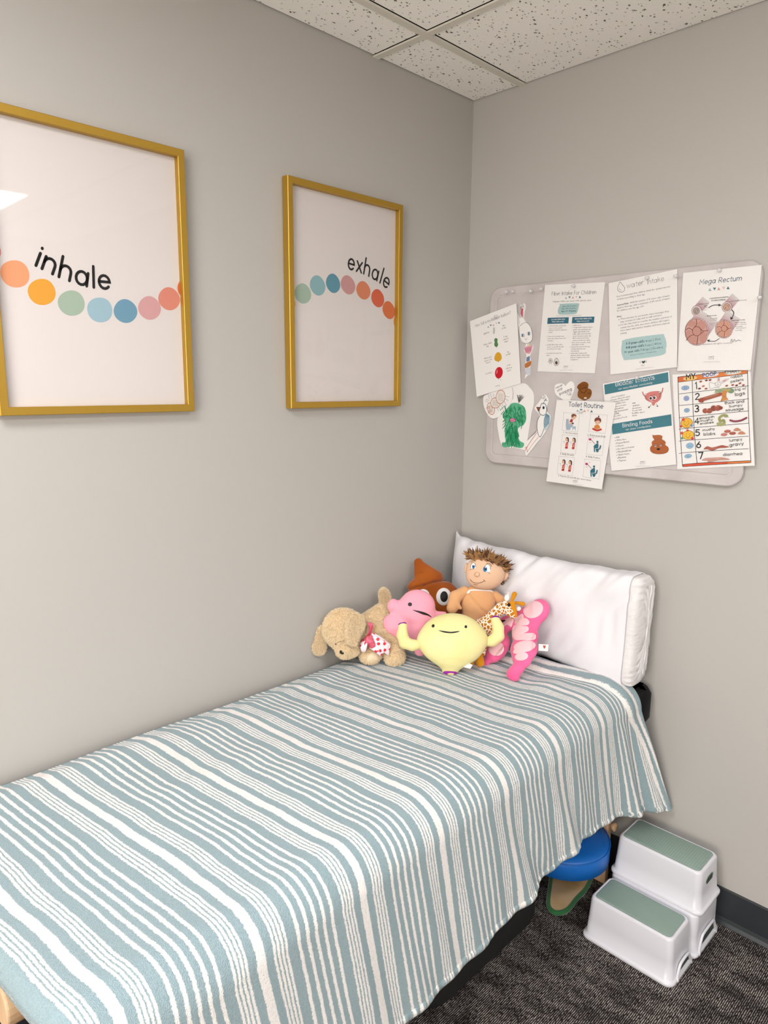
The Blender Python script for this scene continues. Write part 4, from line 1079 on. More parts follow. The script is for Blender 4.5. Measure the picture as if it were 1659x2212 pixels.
s.ell(925, 612, 5, 5, DK, n=6); s.ell(950, 608, 5, 5, DK, n=6); s.line([(925, 640), (940, 632), (955, 638)], 4, DK)
for x, y, rx, ry, c in ((605, 880, 48, 44, BR1), (680, 880, 52, 46, 'A45A44'), (755, 835, 55, 50, '93483c'), (830, 830, 62, 50, BR1), (880, 830, 35, 30, '8e4236'), (640, 860, 20, 14, 'C68C78'), (800, 800, 26, 12, 'C68C78')): s.ell(x, y, rx, ry, c, rot=-15)
s.line([(830, 1110), (880, 1130), (940, 1100), (930, 1050), (870, 1060), (860, 1000), (920, 960), (980, 965)], 44, '9FA068', 4); s.line([(830, 1110), (940, 1118)], 50, 'A9AA74'); s.ell(975, 970, 34, 24, 'A5A670', ol='55562e', w=4); s.ell(985, 965, 5, 5, DK, n=6); s.line([(1005, 985), (1030, 1000)], 3, DK)
s.line([(1050, 1048), (1130, 1065), (1240, 1050), (1335, 1005)], 36, '8A3E50', 4); s.line([(1060, 1040), (1140, 1052), (1240, 1036)], 8, 'B87080', 3)
for x, y, c in ((1000, 1242, 'B8604F'), (940, 1300, 'C47C74'), (1090, 1278, 'A9503F')): s.ell(x, y, 60, 26, c, rot=-4); s.line([(x - 30, y - 4), (x + 25, y - 10)], 5, 'D7A190')
for x, y in ((1170, 1210), (1250, 1270)): s.poly([(x - 66, y + 18), (x - 30, y - 20), (x + 10, y - 28), (x + 50, y - 6), (x + 68, y + 20), (x, y + 26)], 'CB8D6C', 3)
s.poly([(575, 1560), (640, 1508), (720, 1530), (800, 1515), (900, 1488), (960, 1500), (1030, 1515), (980, 1532), (850, 1540), (760, 1578), (700, 1580), (640, 1560)], 'AC5F50', 3); s.line([(640, 1530), (720, 1555), (820, 1530)], 6, 'D09A88', 3)
s.poly([(545, 1755), (600, 1720), (720, 1708), (920, 1705), (1050, 1742), (960, 1752), (850, 1755), (760, 1775), (660, 1790), (640, 1762)], 'C9978A', 3); s.line([(580, 1742), (700, 1722), (860, 1718)], 7, 'E2C0B4', 3)
for txt, p0, p1 in (('rabbit', (1060, 305), (1270, 275)), ('pellets', (1060, 385), (1285, 342)), ("big ol'", (1132, 525), (1335, 500)), ('logs', (1130, 620), (1308, 590)), ('thick and', (948, 765), (1300, 730)), ('bumpy', (1035, 820), (1265, 795)), ('sausage', (965, 890), (1285, 862)),
    ('smooth', (500, 1028), (770, 1000)), ('mushy', (515, 1075), (740, 1050)), ('snakes', (515, 1125), (755, 1095)), ('mushy', (560, 1243), (775, 1215)), ('blobs', (580, 1318), (785, 1302)), ('lumpy', (1035, 1428), (1260, 1400)), ('gravy', (1040, 1510), (1285, 1480)), ('diarrhea', (925, 1680), (1265, 1655))):
    s.stroke_text(txt, p0, p1, '262428', w=.17, jit=.04, hgt=.62 if p0[0] in (500, 515) else .8)
s.done('printed_content', s.sheet)

# 3 mega rectum
s = page('laminated_poster', 'laminated Mega Rectum sheet with pink tube drawings at top right', YB - .0045, (1450, 560, .126), [(205, 235), (1552, 95), (1360, 1900), (100, 1915)])
s.stroke_text('Mega Rectum', (480, 432), (1210, 362), NAVY, w=.17, slant=.12, hgt=1.0)
tris(s, [(662, 520), (742, 510), (815, 506), (900, 496), (975, 490)], 28)
def tube_(cx, cy, rx, ry, ex, ey, w):
    n = 8
    cols = ['B07C89', 'B88A95', 'C19AA3', 'C8A8AF', 'CEB4B9', 'D3C0C2', 'D7CBCC', 'DBD4D2']
    dx, dy = ex - cx, ey - cy; L = math.hypot(dx, dy); px, py = -dy / L, dx / L
    for i in range(n):
        a, b_ = i / n, (i + 1) / n
        s.poly([(cx + dx * a + px * w, cy + dy * a + py * w), (cx + dx * b_ + px * w, cy + dy * b_ + py * w), (cx + dx * b_ - px * w, cy + dy * b_ - py * w), (cx + dx * a - px * w, cy + dy * a - py * w)], cols[i])
    s.ell(cx, cy, rx, ry, 'E3D2D0', ol='8a5a60', w=7)
tube_(435, 885, 84, 90, 600, 690, 80); tube_(955, 820, 86, 90, 1110, 640, 84); 
tube_(440, 1240, 205, 240, 640, 960, 200); tube_(905, 1195, 150, 160, 1070, 950, 140)
for cx, cy, rx, ry, c in ((432, 885, 52, 56, 'b8a49c'), (955, 820, 60, 62, 'D8AE96')):
    s.ell(cx, cy, rx, ry, c, ol='55403e', w=7); s.ell(cx, cy, rx * .5, ry * .6, None, ol='6b4a40', w=5); s.line([(cx - rx * .6, cy + ry * .4), (cx, cy - 5), (cx + rx * .6, cy - ry * .4)], 5, '6b4a40')
s.ell(435, 1240, 190, 222, 'D4A39A', ol='8a4a44', w=8); s.ell(905, 1195, 132, 145, 'DBA896', ol='8a4a3c', w=7)
for cx, cy, k, c in ((440, 1240, 1.0, 'CB9488'), (910, 1190, .66, 'D39D88')):
    for dx, dy, r1, r2 in ((0, -5, 72, 78), (-80, -130, 80, 55), (85, -110, 72, 80), (-135, 45, 50, 75), (-60, 140, 82, 66), (110, 105, 66, 100)):
        s.ell(cx + dx * k, cy + dy * k, r1 * k, r2 * k, c, n=12)
    for a, b_, c_ in (((-70, -20), (-130, -60), (-185, -30)), ((-55, -60), (0, -120), (-10, -210)), ((60, -50), (110, -10), (190, -20)), ((-55, 55), (-120, 80), (-180, 150)), ((20, 78), (15, 140), (0, 220)), ((70, 30), (95, 20), (110, 0))):
        s.line([(cx + a[0] * k, cy + a[1] * k), (cx + b_[0] * k, cy + b_[1] * k), (cx + c_[0] * k, cy + c_[1] * k)], 9 * k + 2, '7a3a2a', 3)
    s.ell(cx, cy - 5 * k, 76 * k, 80 * k, None, ol='7a3a2a', w=8 * k + 2)
s.line([(645, 830), (720, 790), (820, 785)], 12, '2b2b33', 4); s.poly([(815, 762), (868, 790), (812, 808)], '2b2b33')
s.line([(1040, 868), (1075, 920), (1045, 1010)], 14, '2b2b33', 4); s.poly([(1015, 985), (1065, 1015), (1022, 1040)], '2b2b33')
s.line([(825, 1360), (750, 1405), (650, 1402)], 10, '2b2b33', 4); s.poly([(665, 1375), (612, 1388), (650, 1422)], '2b2b33')
for txt, p0, p1 in (('CONSTIPATION LEADING', (655, 685), (985, 655)), ('TO ENCOPRESIS', (685, 722), (935, 705)), ('NORMAL COLON', (470, 778), (640, 768)), ('COLON HOLDING TOO LONG', (1005, 730), (1295, 705)), ('MEGACOLON', (612, 985), (775, 972)), ('STRETCHED COLON', (1035, 1062), (1262, 1045))):
    s.text(txt, p0, p1, '2b2b33', bold=.02)
for txt, p0, p1 in (('tight', (560, 812), (625, 808)), ('nerve', (560, 842), (625, 838)), ('tone', (560, 878), (610, 875)), ('Too wide', (665, 1025), (790, 1018)), ('to contract', (665, 1052), (790, 1045)), ('Dead nerve', (665, 1105), (775, 1100)), ('endings', (665, 1135), (720, 1130)), ('Muscle thinning', (1100, 1095), (1275, 1088)), ('Nerves compressed', (1100, 1128), (1290, 1118)), ('Stool stuck', (1100, 1162), (1225, 1158)), ('and not passed', (1115, 1190), (1280, 1182)), ('less feeling', (1100, 1228), (1212, 1222))):
    s.text(txt, p0, p1, '6a5a60')
s.line([(1020, 1420), (1040, 1370), (1060, 1420), (1085, 1375), (1110, 1410), (1150, 1385), (1195, 1400)], 6, '44444a', 3)
s.text('illustration all rights reserved', (535, 1470), (1040, 1445), 'a09a98'); logo(s, 680, 1690, 1.1, dy=-4)
s.done('printed_content', s.sheet)

# 5 bladder irritants
s = page('laminated_poster', 'laminated Bladder Irritants and Binding Foods sheet with teal banners', YB - .0042, (1300, 800, .1025), [(20, 285), (1420, 5), (1570, 1985), (205, 2120)])
s.poly([(50, 305), (1398, 38), (1408, 245), (68, 510)], TEAL); s.poly([(210, 1132), (1462, 925), (1476, 1165), (225, 1352)], TEAL)
s.stroke_text('Bladder Irritants', (290, 335), (1110, 185), 'EDEDED', w=.2, hgt=1.0); s.text('can cause bladder overactivity', (350, 412), (1070, 278), 'EDEDED')
s.stroke_text('Binding Foods', (440, 1200), (1065, 1105), 'EDEDED', w=.2, hgt=.95); s.text('can cause constipation', (500, 1268), (1030, 1188), 'EDEDED')
rows = ['Citrus Fruits/Juice', 'Tomato Based Products', 'Carbonated Beverages', 'Red/Blue Dye', 'Arrowroot Powder', 'Marshmallows', 'Artificial Sweeteners', 'Milk', 'Chocolate', 'Curry/Spicy Foods']
E1 = [(490, 525), (598, 560), (580, 612), (500, 680), (520, 735), (460, 795), (556, 835), (370, 915), (402, 955), (536, 990)]
for i, txt in enumerate(rows):
    p0 = (205, 585 + 53.5 * i) if i < 3 else (E1[i][0] - 18.3 * len(txt), E1[i][1] + 3.4 * len(txt))
    s.text(txt, p0, E1[i], '3a3a3e'); s.ell(p0[0] - 15, p0[1] - 5, 7, 7, '3a3a3e', n=6)
for i, (txt, xe) in enumerate((('Milk', 716), ('Artificial', 790), ('Sweeteners', 832), ('Foods with', 848), ('Red/Blue dye in', 903), ('them', 742))): s.text(txt, (650 if i in (0, 1, 3) else 642, 712 + 52 * i), (xe, 700 + 52 * i - (xe - 700) * .1), '3a3a3e')
for i, (txt, xe, ye) in enumerate((('Milk', 380, 1418), ('White Rice', 512, 1462), ('Peanut Butter', 585, 1515), ('Cheese', 465, 1592), ('Arrowroot Powder', 692, 1622), ('Marshmallows', 622, 1700), ('Apple Sauce', 582, 1768), ('Bananas', 515, 1838), ('Tapioca', 508, 1905))):
    s.text(txt, (305 + 7 * i, 1430 + 61 * i), (xe, ye), '2e2e32'); s.ell(280 + 7 * i, 1422 + 61 * i, 8, 8, '2e2e32', n=6)
s.poly([(905, 545), (935, 500), (1000, 460), (1100, 440), (1215, 440), (1255, 480), (1255, 560), (1225, 620), (1165, 670), (1130, 690), (1110, 735), (1085, 742), (1065, 725), (1045, 680), (980, 650), (920, 605)], 'D8807A', 4)
s.line([(860, 460), (880, 510), (915, 550)], 22, 'C87472', 3); s.line([(1288, 378), (1275, 440), (1245, 500)], 24, 'C87472', 3)
s.ell(1035, 588, 38, 40, 'F4F2F0'); s.ell(1118, 575, 38, 40, 'F4F2F0'); s.ell(1033, 588, 27, 29, '141214'); s.ell(1110, 575, 26, 29, '141214'); s.ell(1042, 580, 7, 7, 'F4F2F0', n=8); s.ell(1118, 568, 7, 7, 'F4F2F0', n=8)
s.line([(1030, 535), (1052, 528)], 10, DK); s.line([(1098, 520), (1120, 515)], 10, DK); s.line([(1070, 632), (1085, 640), (1100, 628)], 6, '6a2a2a', 3); s.ell(1060, 655, 40, 16, 'E0A0AE')
s.ell(928, 512, 16, 20, 'EDEDED', ol=DK, w=5); s.ell(1218, 460, 16, 20, 'EDEDED', ol=DK, w=5); s.line([(930, 535), (935, 590), (965, 632)], 6, DK, 3); s.line([(1228, 480), (1225, 540), (1200, 590)], 6, DK, 3)
s.line([(1040, 725), (1015, 765)], 7, DK); s.poly([(970, 770), (1015, 762), (1000, 800)], DK); s.line([(1150, 705), (1168, 740)], 7, DK); s.poly([(1155, 765), (1172, 735), (1200, 762)], DK)
s.poly([(1068, 1358), (1100, 1368), (1200, 1360), (1270, 1378), (1280, 1410), (1270, 1450), (1320, 1480), (1350, 1520), (1340, 1570), (1395, 1610), (1412, 1660), (1390, 1715), (1320, 1752), (1200, 1762), (1090, 1745), (1030, 1700), (1018, 1645), (1035, 1600), (1062, 1580), (1052, 1530), (1070, 1490), (1110, 1462), (1080, 1420)], 'B4622F', 3)
s.line([(1110, 1462), (1200, 1450), (1270, 1425)], 5, '8a431c', 3); s.line([(1062, 1580), (1150, 1590), (1300, 1540)], 5, '8a431c', 3); s.line([(1030, 1700), (1090, 1745), (1200, 1762), (1320, 1752), (1390, 1715), (1412, 1660)], 6, '7a3518', 4)
s.ell(1132, 1593, 20, 24, 'EDEDED', ol='2a1a12', w=4); s.ell(1242, 1580, 20, 24, 'EDEDED', ol='2a1a12', w=4); s.ell(1130, 1588, 11, 14, '20120c'); s.ell(1240, 1576, 11, 14, '20120c'); s.ell(1195, 1660, 34, 24, '20100c')
logo(s, 850, 1945, 1.2, dy=-6)
s.done('printed_content', s.sheet)

# 6 toilet routine
s = page('laminated_poster', 'laminated Toilet Routine sheet with six picture boxes hanging below the board', YB - .0065, (1170, 810, .113), [(290, 475), (1420, 520), (1150, 2185), (90, 2030)])
s.stroke_text('Toilet Routine', (515, 600), (1175, 640), '2c4562', w=.2, hgt=1.05)
tris(s, [(688, 680), (755, 672), (822, 685), (888, 685), (955, 692)], 26)
for x0, y0, x1, y1 in ((425, 720, 720, 740), (935, 745, 1250, 770), (395, 1145, 680, 1165), (890, 1180, 1190, 1195), (330, 1555, 620, 1580), (825, 1610, 1125, 1640)):
    hh = 345; k = 30
    s.line([(x0 + 15, y0), (x1 - 15, y1), (x1 + 5, y1 + 25), (x1 - k, y1 + hh - 20), (x1 - k - 25, y1 + hh), (x0 - k + 15, y0 + hh - 8), (x0 - k, y0 + hh - 35), (x0, y0 + 20)], 5, 'C4C6CA', 3, True)
for txt, p0, p1 in (('1. Good posture', (415, 1110), (695, 1138)), ('2. Relax your body', (878, 1158), (1222, 1192)), ('3. Belly Breaths', (355, 1520), (620, 1548)), ('4. Belly Pushes', (845, 1572), (1115, 1605)), ('5. Repeat (3) and (4) two more times', (320, 1935), (945, 2030))):
    s.text(txt, p0, p1, '3a3a3e')
s.poly([(470, 840), (520, 840), (520, 935), (600, 945), (595, 985), (555, 1010), (545, 1050), (470, 1048), (462, 960)], 'A9BACB'); s.poly([(590, 980), (655, 985), (650, 1060), (640, 1060), (635, 1030), (600, 1028), (595, 1055), (585, 1055)], 'AEC0D0')
s.ell(615, 800, 45, 50, 'E8C0A4'); s.poly([(570, 800), (575, 755), (620, 742), (660, 765), (665, 800), (630, 780), (585, 815)], '8a5238', 2); s.poly([(530, 895), (565, 838), (600, 850), (590, 905)], 'B0282F'); s.poly([(530, 900), (590, 905), (615, 930), (570, 945), (528, 935)], 'E8C0A4'); s.ell(598, 925, 20, 15, '22303a')
s.ell(1075, 870, 66, 62, '7E3A30'); s.ell(1092, 792, 14, 14, '3a1c1c'); s.ell(1070, 905, 50, 42, 'EBBEA0'); s.poly([(1022, 888), (1040, 850), (1110, 848), (1122, 890), (1085, 865)], '7E3A30'); s.poly([(1005, 1010), (1030, 955), (1090, 955), (1120, 1010), (1060, 1035)], 'DD8A38', 3); s.line([(985, 1030), (1060, 1060), (1135, 1040)], 36, 'C8402F', 3); s.ell(1045, 912, 5, 7, DK, n=6); s.ell(1100, 912, 5, 7, DK, n=6)
for ox, oy in ((0, 0), (130, 10), (-65, 425), (60, 440)):
    x, y = 485 + ox, 1245 + oy
    s.ell(x + 5, y - 20, 32, 36, '1c1a1c'); s.poly([(x + 8, y - 30), (x + 38, y - 20), (x + 36, y + 30), (x + 22, y + 50)], '1c1a1c'); s.ell(x - 6, y - 8, 24, 32, 'E9B391'); s.poly([(x - 15, y + 45), (x + 22, y + 40), (x + 15, y + 125), (x - 28, y + 120)], 'D5504A', 2); s.line([(x + 5, y + 70), (x, y + 110), (x - 15, y + 118)], 12, 'E9B391'); s.poly([(x - 35, y + 125), (x + 18, y + 130), (x + 10, y + 165), (x - 35, y + 160)], 'B5302F')
    s.line([(x - 80, y + 30), (x - 50, y + 18), (x - 48, y + 40)], 4, '55565a'); s.line([(x - 60, y + 60), (x - 40, y + 55)], 4, '55565a')
for ox, oy in ((0, 0), (-65, 470)):
    x, y = 1070 + ox, 1280 + oy
    s.ell(x, y, 20, 22, '2E6F84'); s.poly([(x - 15, y + 30), (x + 15, y + 30), (x + 15, y + 110), (x - 40, y + 115), (x - 75, y + 80)], '2E6F84', 2); s.line([(x - 60, y + 95), (x - 55, y + 185)], 22, '2E6F84'); s.line([(x - 40, y + 110), (x + 10, y + 105)], 22, '2E6F84'); s.poly([(x - 40, y + 128), (x + 40, y + 125), (x + 25, y + 160), (x + 15, y + 195), (x - 20, y + 195)], '2E6F84'); s.line([(x + 60, y + 75), (x + 45, y + 130)], 26, '2E6F84')
    s.line([(x - 50, y + 35), (x - 125, y - 45)], 8, '8d3a66'); s.ell(x - 142, y - 50, 26, 22, 'C2367A'); s.line([(x - 155, y - 2), (x - 140, y + 18), (x - 120, y + 5)], 4, 'a86a88'); s.line([(x - 100, y - 85), (x - 85, y - 70), (x - 70, y - 90)], 4, 'a86a88')
logo(s, 640, 2030, 1.0, dy=10)
s.done('printed_content', s.sheet)

# 7 balloon sheet
s = page('poster', 'white bladder balloon sheet with red balloon overlapping the left board edge', YB - .0065, (1000, 640, .1672), [(90, 322), (692, 90), (748, 1125), (178, 1298)], film=False)
s.stroke_text('How full is my bladder balloon?', (165, 400), (620, 225), '44464c', w=.14, hgt=1.3)
tris(s, [(328, 395), (360, 377), (395, 370), (432, 350), (467, 340)], 13)
for txt, p0, p1 in (('EMPTY!', (272, 498), (342, 476)), ('No', (515, 392), (545, 384)), ('potty', (508, 425), (558, 410)), ('Only a little', (265, 640), (375, 606)), ('bit', (310, 660), (335, 652)), ('I can', (530, 535), (575, 522)), ("wait-it's", (522, 570), (592, 548)), ('okay!', (535, 600), (582, 585)), ('More and', (280, 815), (367, 790)), ('more I can', (280, 848), (376, 820)), ('feel it!', (302, 870), (355, 857)), ('Go', (572, 732), (600, 724)), ('potty!', (560, 765), (615, 748)), ("It's FULL!!", (298, 1012), (380, 990)), ('STOP,', (570, 905), (620, 890)), ('DROP, &', (558, 945), (634, 925)), ('GO!!!', (572, 975), (622, 962))):
    s.text(txt, p0, p1, '333438')
s.poly([(390, 405), (410, 405), (415, 440), (410, 480), (395, 488), (388, 460), (392, 435)], 'C9C9C8', 3)
s.poly([(405, 560), (425, 540), (448, 555), (445, 590), (455, 620), (445, 650), (420, 652), (405, 625), (410, 595)], '5A8A55', 4); s.ell(434, 660, 4, 5, '3d6238', n=6)
s.poly([(425, 745), (450, 722), (482, 735), (500, 770), (498, 815), (470, 838), (430, 838), (408, 815), (410, 780)], 'E0A72E', 4); s.ell(457, 842, 8, 6, 'b07a18', n=6)
s.ell(465, 988, 50, 75, 'D0202F', rot=8, n=28); s.ell(440, 975, 8, 30, 'E58088', rot=8, n=10); s.ell(462, 1068, 6, 5, '7a1018', n=6); s.line([(480, 1070), (495, 1085)], 3, '9a9a9a')
s.text('OWN', (420, 1172), (462, 1160), '55565a'); s.line([(472, 1145), (474, 1168)], 3, '55565a')
s.done('printed_content', s.sheet)

# cut-out drawings
def cutout(label, val, crop, outline, sm=3):
    s = Sheet(1, val, crop, out=-1)
    o2 = catmull(outline, sm, True) if sm else outline
    pts = [s.P(p) for p in o2]; A = np.array(pts)
    t = thing('cutout_drawing', label, 'drawing', (A[:, 0].mean(), val, A[:, 1].min()))
    s.thing = t; s.sheet = s.slab('paper', o2, mpage, t, .0004)
    return s
CR = (1000, 640, .1672)
s = cutout('tall paper cut-out of a rabbit in pencil and pink beside the balloon sheet', YB - .0015, CR, [(770, 100), (800, 95), (812, 140), (800, 200), (790, 290), (820, 335), (870, 380), (895, 460), (895, 560), (850, 605), (870, 640), (905, 625), (905, 680), (880, 740), (865, 780), (885, 840), (870, 920), (868, 1010), (840, 1020), (795, 1070), (810, 1000), (800, 900), (820, 760), (790, 700), (815, 620), (760, 595), (735, 540), (722, 440), (710, 330), (700, 200), (740, 290), (750, 180)], 2)
s.poly([(757, 155), (777, 158), (772, 265), (762, 278), (750, 220)], 'CF4A5E'); s.line([(745, 270), (745, 160), (770, 100), (785, 160), (778, 290)], 3, '6a6a70', 3)
s.line([(735, 385), (780, 350), (825, 340), (870, 390), (895, 470), (895, 560), (850, 602), (790, 605), (745, 560), (728, 470), (730, 390)], 4, '5a5a60', 4)
s.line([(710, 200), (722, 300), (735, 360)], 3, '5a6a9a', 3); s.ell(775, 505, 22, 20, None, ol='3d6a8a', w=4); s.ell(772, 505, 10, 16, '3d6a8a'); s.ell(852, 482, 20, 22, None, ol='3d6a8a', w=4); s.ell(852, 482, 9, 20, '2d5a7a')
s.line([(800, 540), (815, 568), (830, 535)], 3, '6a6a70', 2); s.poly([(835, 612), (860, 615), (858, 650), (830, 650)], 'EBD9A8')
s.poly([(795, 680), (820, 650), (870, 640), (900, 630), (895, 670), (880, 720), (850, 745), (815, 725)], 'E3A5B4', 3)
for k in range(6): s.line([(805 + 14 * k, 670 - 3 * k), (815 + 12 * k, 735 - 6 * k)], 5, 'B23355')
s.poly([(822, 790), (862, 770), (866, 830), (820, 850)], '6f86a8'); s.poly([(805, 870), (878, 830), (882, 870), (858, 912), (805, 925)], 'D98E52', 2)
for k in range(4): s.line([(806, 880 + 13 * k), (878, 845 + 13 * k)], 4, '7a3a22')
for k in range(5): s.line([(815 + 12 * k, 925), (815 + 11 * k, 1008)], 4, '7f9cc4')
s.done('coloured_drawing', s.sheet)
s = cutout('white cut-out of a shaggy green marker creature under the balloon sheet', YB - .0018, CR, [(620, 1130), (700, 1130), (800, 1125), (860, 1175), (912, 1250), (918, 1380), (890, 1500), (875, 1600), (850, 1750), (830, 1900), (822, 1985), (700, 1965), (560, 1955), (490, 1900), (455, 1750), (442, 1620), (470, 1500), (520, 1300)], 3)
GR1, GR2 = '2E9C6A', '1F7D52'
s.poly([(560, 1440), (640, 1380), (720, 1385), (800, 1440), (818, 1560), (800, 1640), (720, 1700), (700, 1740), (730, 1860), (790, 1900), (770, 1955), (700, 1955), (640, 1930), (590, 1950), (520, 1945), (505, 1890), (550, 1880), (540, 1780), (560, 1660), (540, 1600), (512, 1540)], '63B78F', 3)
for k in range(180):
    r0 = rnd.random()
    if k % 2 == 0: x = rnd.uniform(530, 790); y = rnd.uniform(1410, 1660); dx, dy = rnd.uniform(-30, 30) + (x - 660) * .1, rnd.uniform(20, 70)
    elif k < 160: y = rnd.uniform(1660, 1880); x = rnd.uniform(560, 700 + (y - 1700) * .25); dx, dy = (x - 640) * .25, rnd.uniform(50, 90)
    else: x = rnd.uniform(510, 790); y = rnd.uniform(1880, 1940); dx, dy = 0, 18
    s.line([(x, y), (x + dx, min(y + dy, 1955))], rnd.uniform(6, 12), GR1 if k % 3 else GR2)
s.ell(648, 1600, 38, 24, 'E38FAE', ol='8a3a5a', w=4); s.line([(615, 1602), (680, 1595)], 4, '6a2a4a')
for k in range(16): s.line([(725 + 5 * rnd.random(), 1375), (705 + 6 * k, 1285 + rnd.uniform(-20, 30))], 3, '5a5a5a')
s.line([(640, 1180), (655, 1240), (650, 1330)], 3, '8a8a8a', 3)
s.done('coloured_drawing', s.sheet)
s = cutout('round white cut-out of an orange outlined caterpillar beneath the balloon sheet', YB - .0034, CR, [(330, 1260), (270, 1290), (262, 1360), (275, 1440), (320, 1530), (370, 1575), (430, 1572), (500, 1530), (570, 1450), (620, 1380), (642, 1290), (640, 1200), (600, 1160), (480, 1180)], 3)
for cx, cy, rx, ry, rot in ((362, 1452, 46, 78, -14), (420, 1378, 62, 66, 0), (487, 1300, 58, 88, 5)):
    s.ell(cx, cy, rx, ry, 'F0E6DE', rot=rot, ol='C06236', w=6, n=26)
    for k in range(7): s.line([(cx - rx * .6, cy - ry * .5 + k * ry * .16), (cx + rx * .6, cy - ry * .35 + k * ry * .16)], 2, '8a8a8a')
s.ell(335, 1435, 12, 12, None, ol='C06236', w=4); s.ell(352, 1482, 16, 14, None, ol='C06236', w=4); s.line([(365, 1415), (385, 1430), (378, 1450)], 4, 'C06236', 3); s.line([(298, 1450), (322, 1440)], 4, 'C06236'); s.line([(322, 1510), (345, 1505)], 4, 'C06236')
for p, q in (((330, 1270), (345, 1330)), ((300, 1330), (345, 1350)), ((355, 1260), (375, 1320)), ((390, 1260), (410, 1310)), ((545, 1290), (600, 1300)), ((540, 1320), (590, 1350)), ((530, 1350), (570, 1420)), ((500, 1390), (545, 1440)), ((480, 1400), (520, 1460)), ((460, 1420), (490, 1480)), ((440, 1440), (460, 1480)), ((290, 1350), (330, 1370))): s.line([p, q], 3, '77777a')
s.done('coloured_drawing', s.sheet)
s = cutout('slim paper cut-out of a bird with blue wing and long orange legs', YB - .0030, CR, [(1050, 1268), (1085, 1290), (1110, 1335), (1095, 1400), (1080, 1480), (1125, 1530), (1140, 1590), (1110, 1680), (1020, 1820), (950, 1900), (825, 2058), (805, 1990), (822, 1870), (900, 1800), (955, 1740), (960, 1620), (985, 1530), (945, 1480), (925, 1440), (980, 1370)], 2)
s.line([(1078, 1430), (1060, 1390), (1020, 1385), (1000, 1430), (985, 1500), (1020, 1535), (1060, 1530), (1082, 1480)], 7, '284a5a', 4, True); s.poly([(950, 1432), (1005, 1435), (975, 1488)], '8a5138'); s.line([(950, 1432), (1005, 1435), (975, 1488)], 5, DK, 0, True); s.ell(1042, 1440, 14, 20, '16384a')
s.line([(1000, 1535), (965, 1600), (958, 1700), (975, 1790), (1000, 1815), (1030, 1760), (1070, 1640)], 6, '22323c', 4)
s.poly([(1075, 1510), (1120, 1540), (1135, 1600), (1110, 1680), (1065, 1735), (1042, 1680), (1050, 1580)], 'C4D4DC', 3)
for k in range(7): s.line([(1078 + 6 * k, 1520 + 4 * k), (1048 + 11 * k, 1600), (1056 + 9 * k, 1700 - 9 * k)], 6, '2d6a86', 3)
s.line([(1035, 1395), (1055, 1350), (1075, 1322)], 5, '2d6a86', 2); s.line([(1060, 1350), (1075, 1338), (1090, 1352)], 5, '284a5a', 2)
s.line([(950, 1740), (832, 1860)], 5, '3a3a3e'); s.line([(955, 1760), (880, 1870), (825, 1950), (808, 1990)], 6, 'C85A32'); s.line([(975, 1820), (900, 1910), (828, 2015)], 5, 'D98A68'); s.line([(820, 1950), (835, 2010)], 5, 'C85A32'); s.line([(805, 1955), (835, 1948)], 5, 'C85A32')
s.done('coloured_drawing', s.sheet)
CT = (1170, 810, .113)
s = cutout('white paper heart with never stop pooping handwritten on it', YB - .0015, CT, [(255, 200), (320, 165), (390, 160), (440, 190), (455, 212), (500, 155), (560, 118), (610, 150), (630, 230), (610, 330), (560, 440), (530, 500), (420, 500), (400, 465), (290, 390), (250, 310)], 3)
s.stroke_text('never', (275, 270), (405, 205), '26262a', w=.17, jit=.05); s.stroke_text('stop', (305, 325), (405, 265), '26262a', w=.17, jit=.05); s.stroke_text('pooping', (350, 385), (580, 285), '26262a', w=.19, jit=.06)
s.done('handwriting', s.sheet)
s = cutout('brown striped paper cut-out of a smiling poop next to the heart', YB - .0020, CT, [(790, 125), (850, 130), (895, 165), (900, 210), (885, 250), (935, 265), (965, 320), (955, 390), (920, 450), (860, 480), (810, 490), (740, 460), (690, 420), (682, 350), (700, 280), (672, 240), (690, 190), (740, 150)], 3)
s.poly([(790, 128), (850, 133), (892, 167), (897, 210), (882, 252), (932, 268), (961, 320), (951, 390), (917, 447), (858, 477), (810, 487), (742, 457), (693, 418), (686, 350), (703, 280), (676, 240), (693, 192), (742, 153)], '86501F', 3)
for k in range(18): s.line([(700 + 14 * k, 290 + abs(k - 9) * 6), (702 + 14 * k, 440 - abs(k - 8) * 8)], 5, '5a3010' if k % 2 else 'A8713A')
for k in range(8): s.line([(720 + 20 * k, 180), (718 + 20 * k, 240)], 5, '5a3010')
s.line([(680, 245), (740, 262), (820, 245), (890, 245)], 6, '241408', 3); s.line([(735, 280), (770, 335), (820, 340), (865, 280)], 7, '1c1008', 3); s.line([(890, 350), (925, 335)], 6, '241408'); s.line([(895, 370), (930, 352)], 6, '241408'); s.ell(790, 255, 8, 8, '1c1008', n=8); s.ell(840, 250, 8, 8, '1c1008', n=8); s.ell(838, 440, 32, 20, 'D9C9B8', ol='3a2210', w=4)
s.done('coloured_drawing', s.sheet)

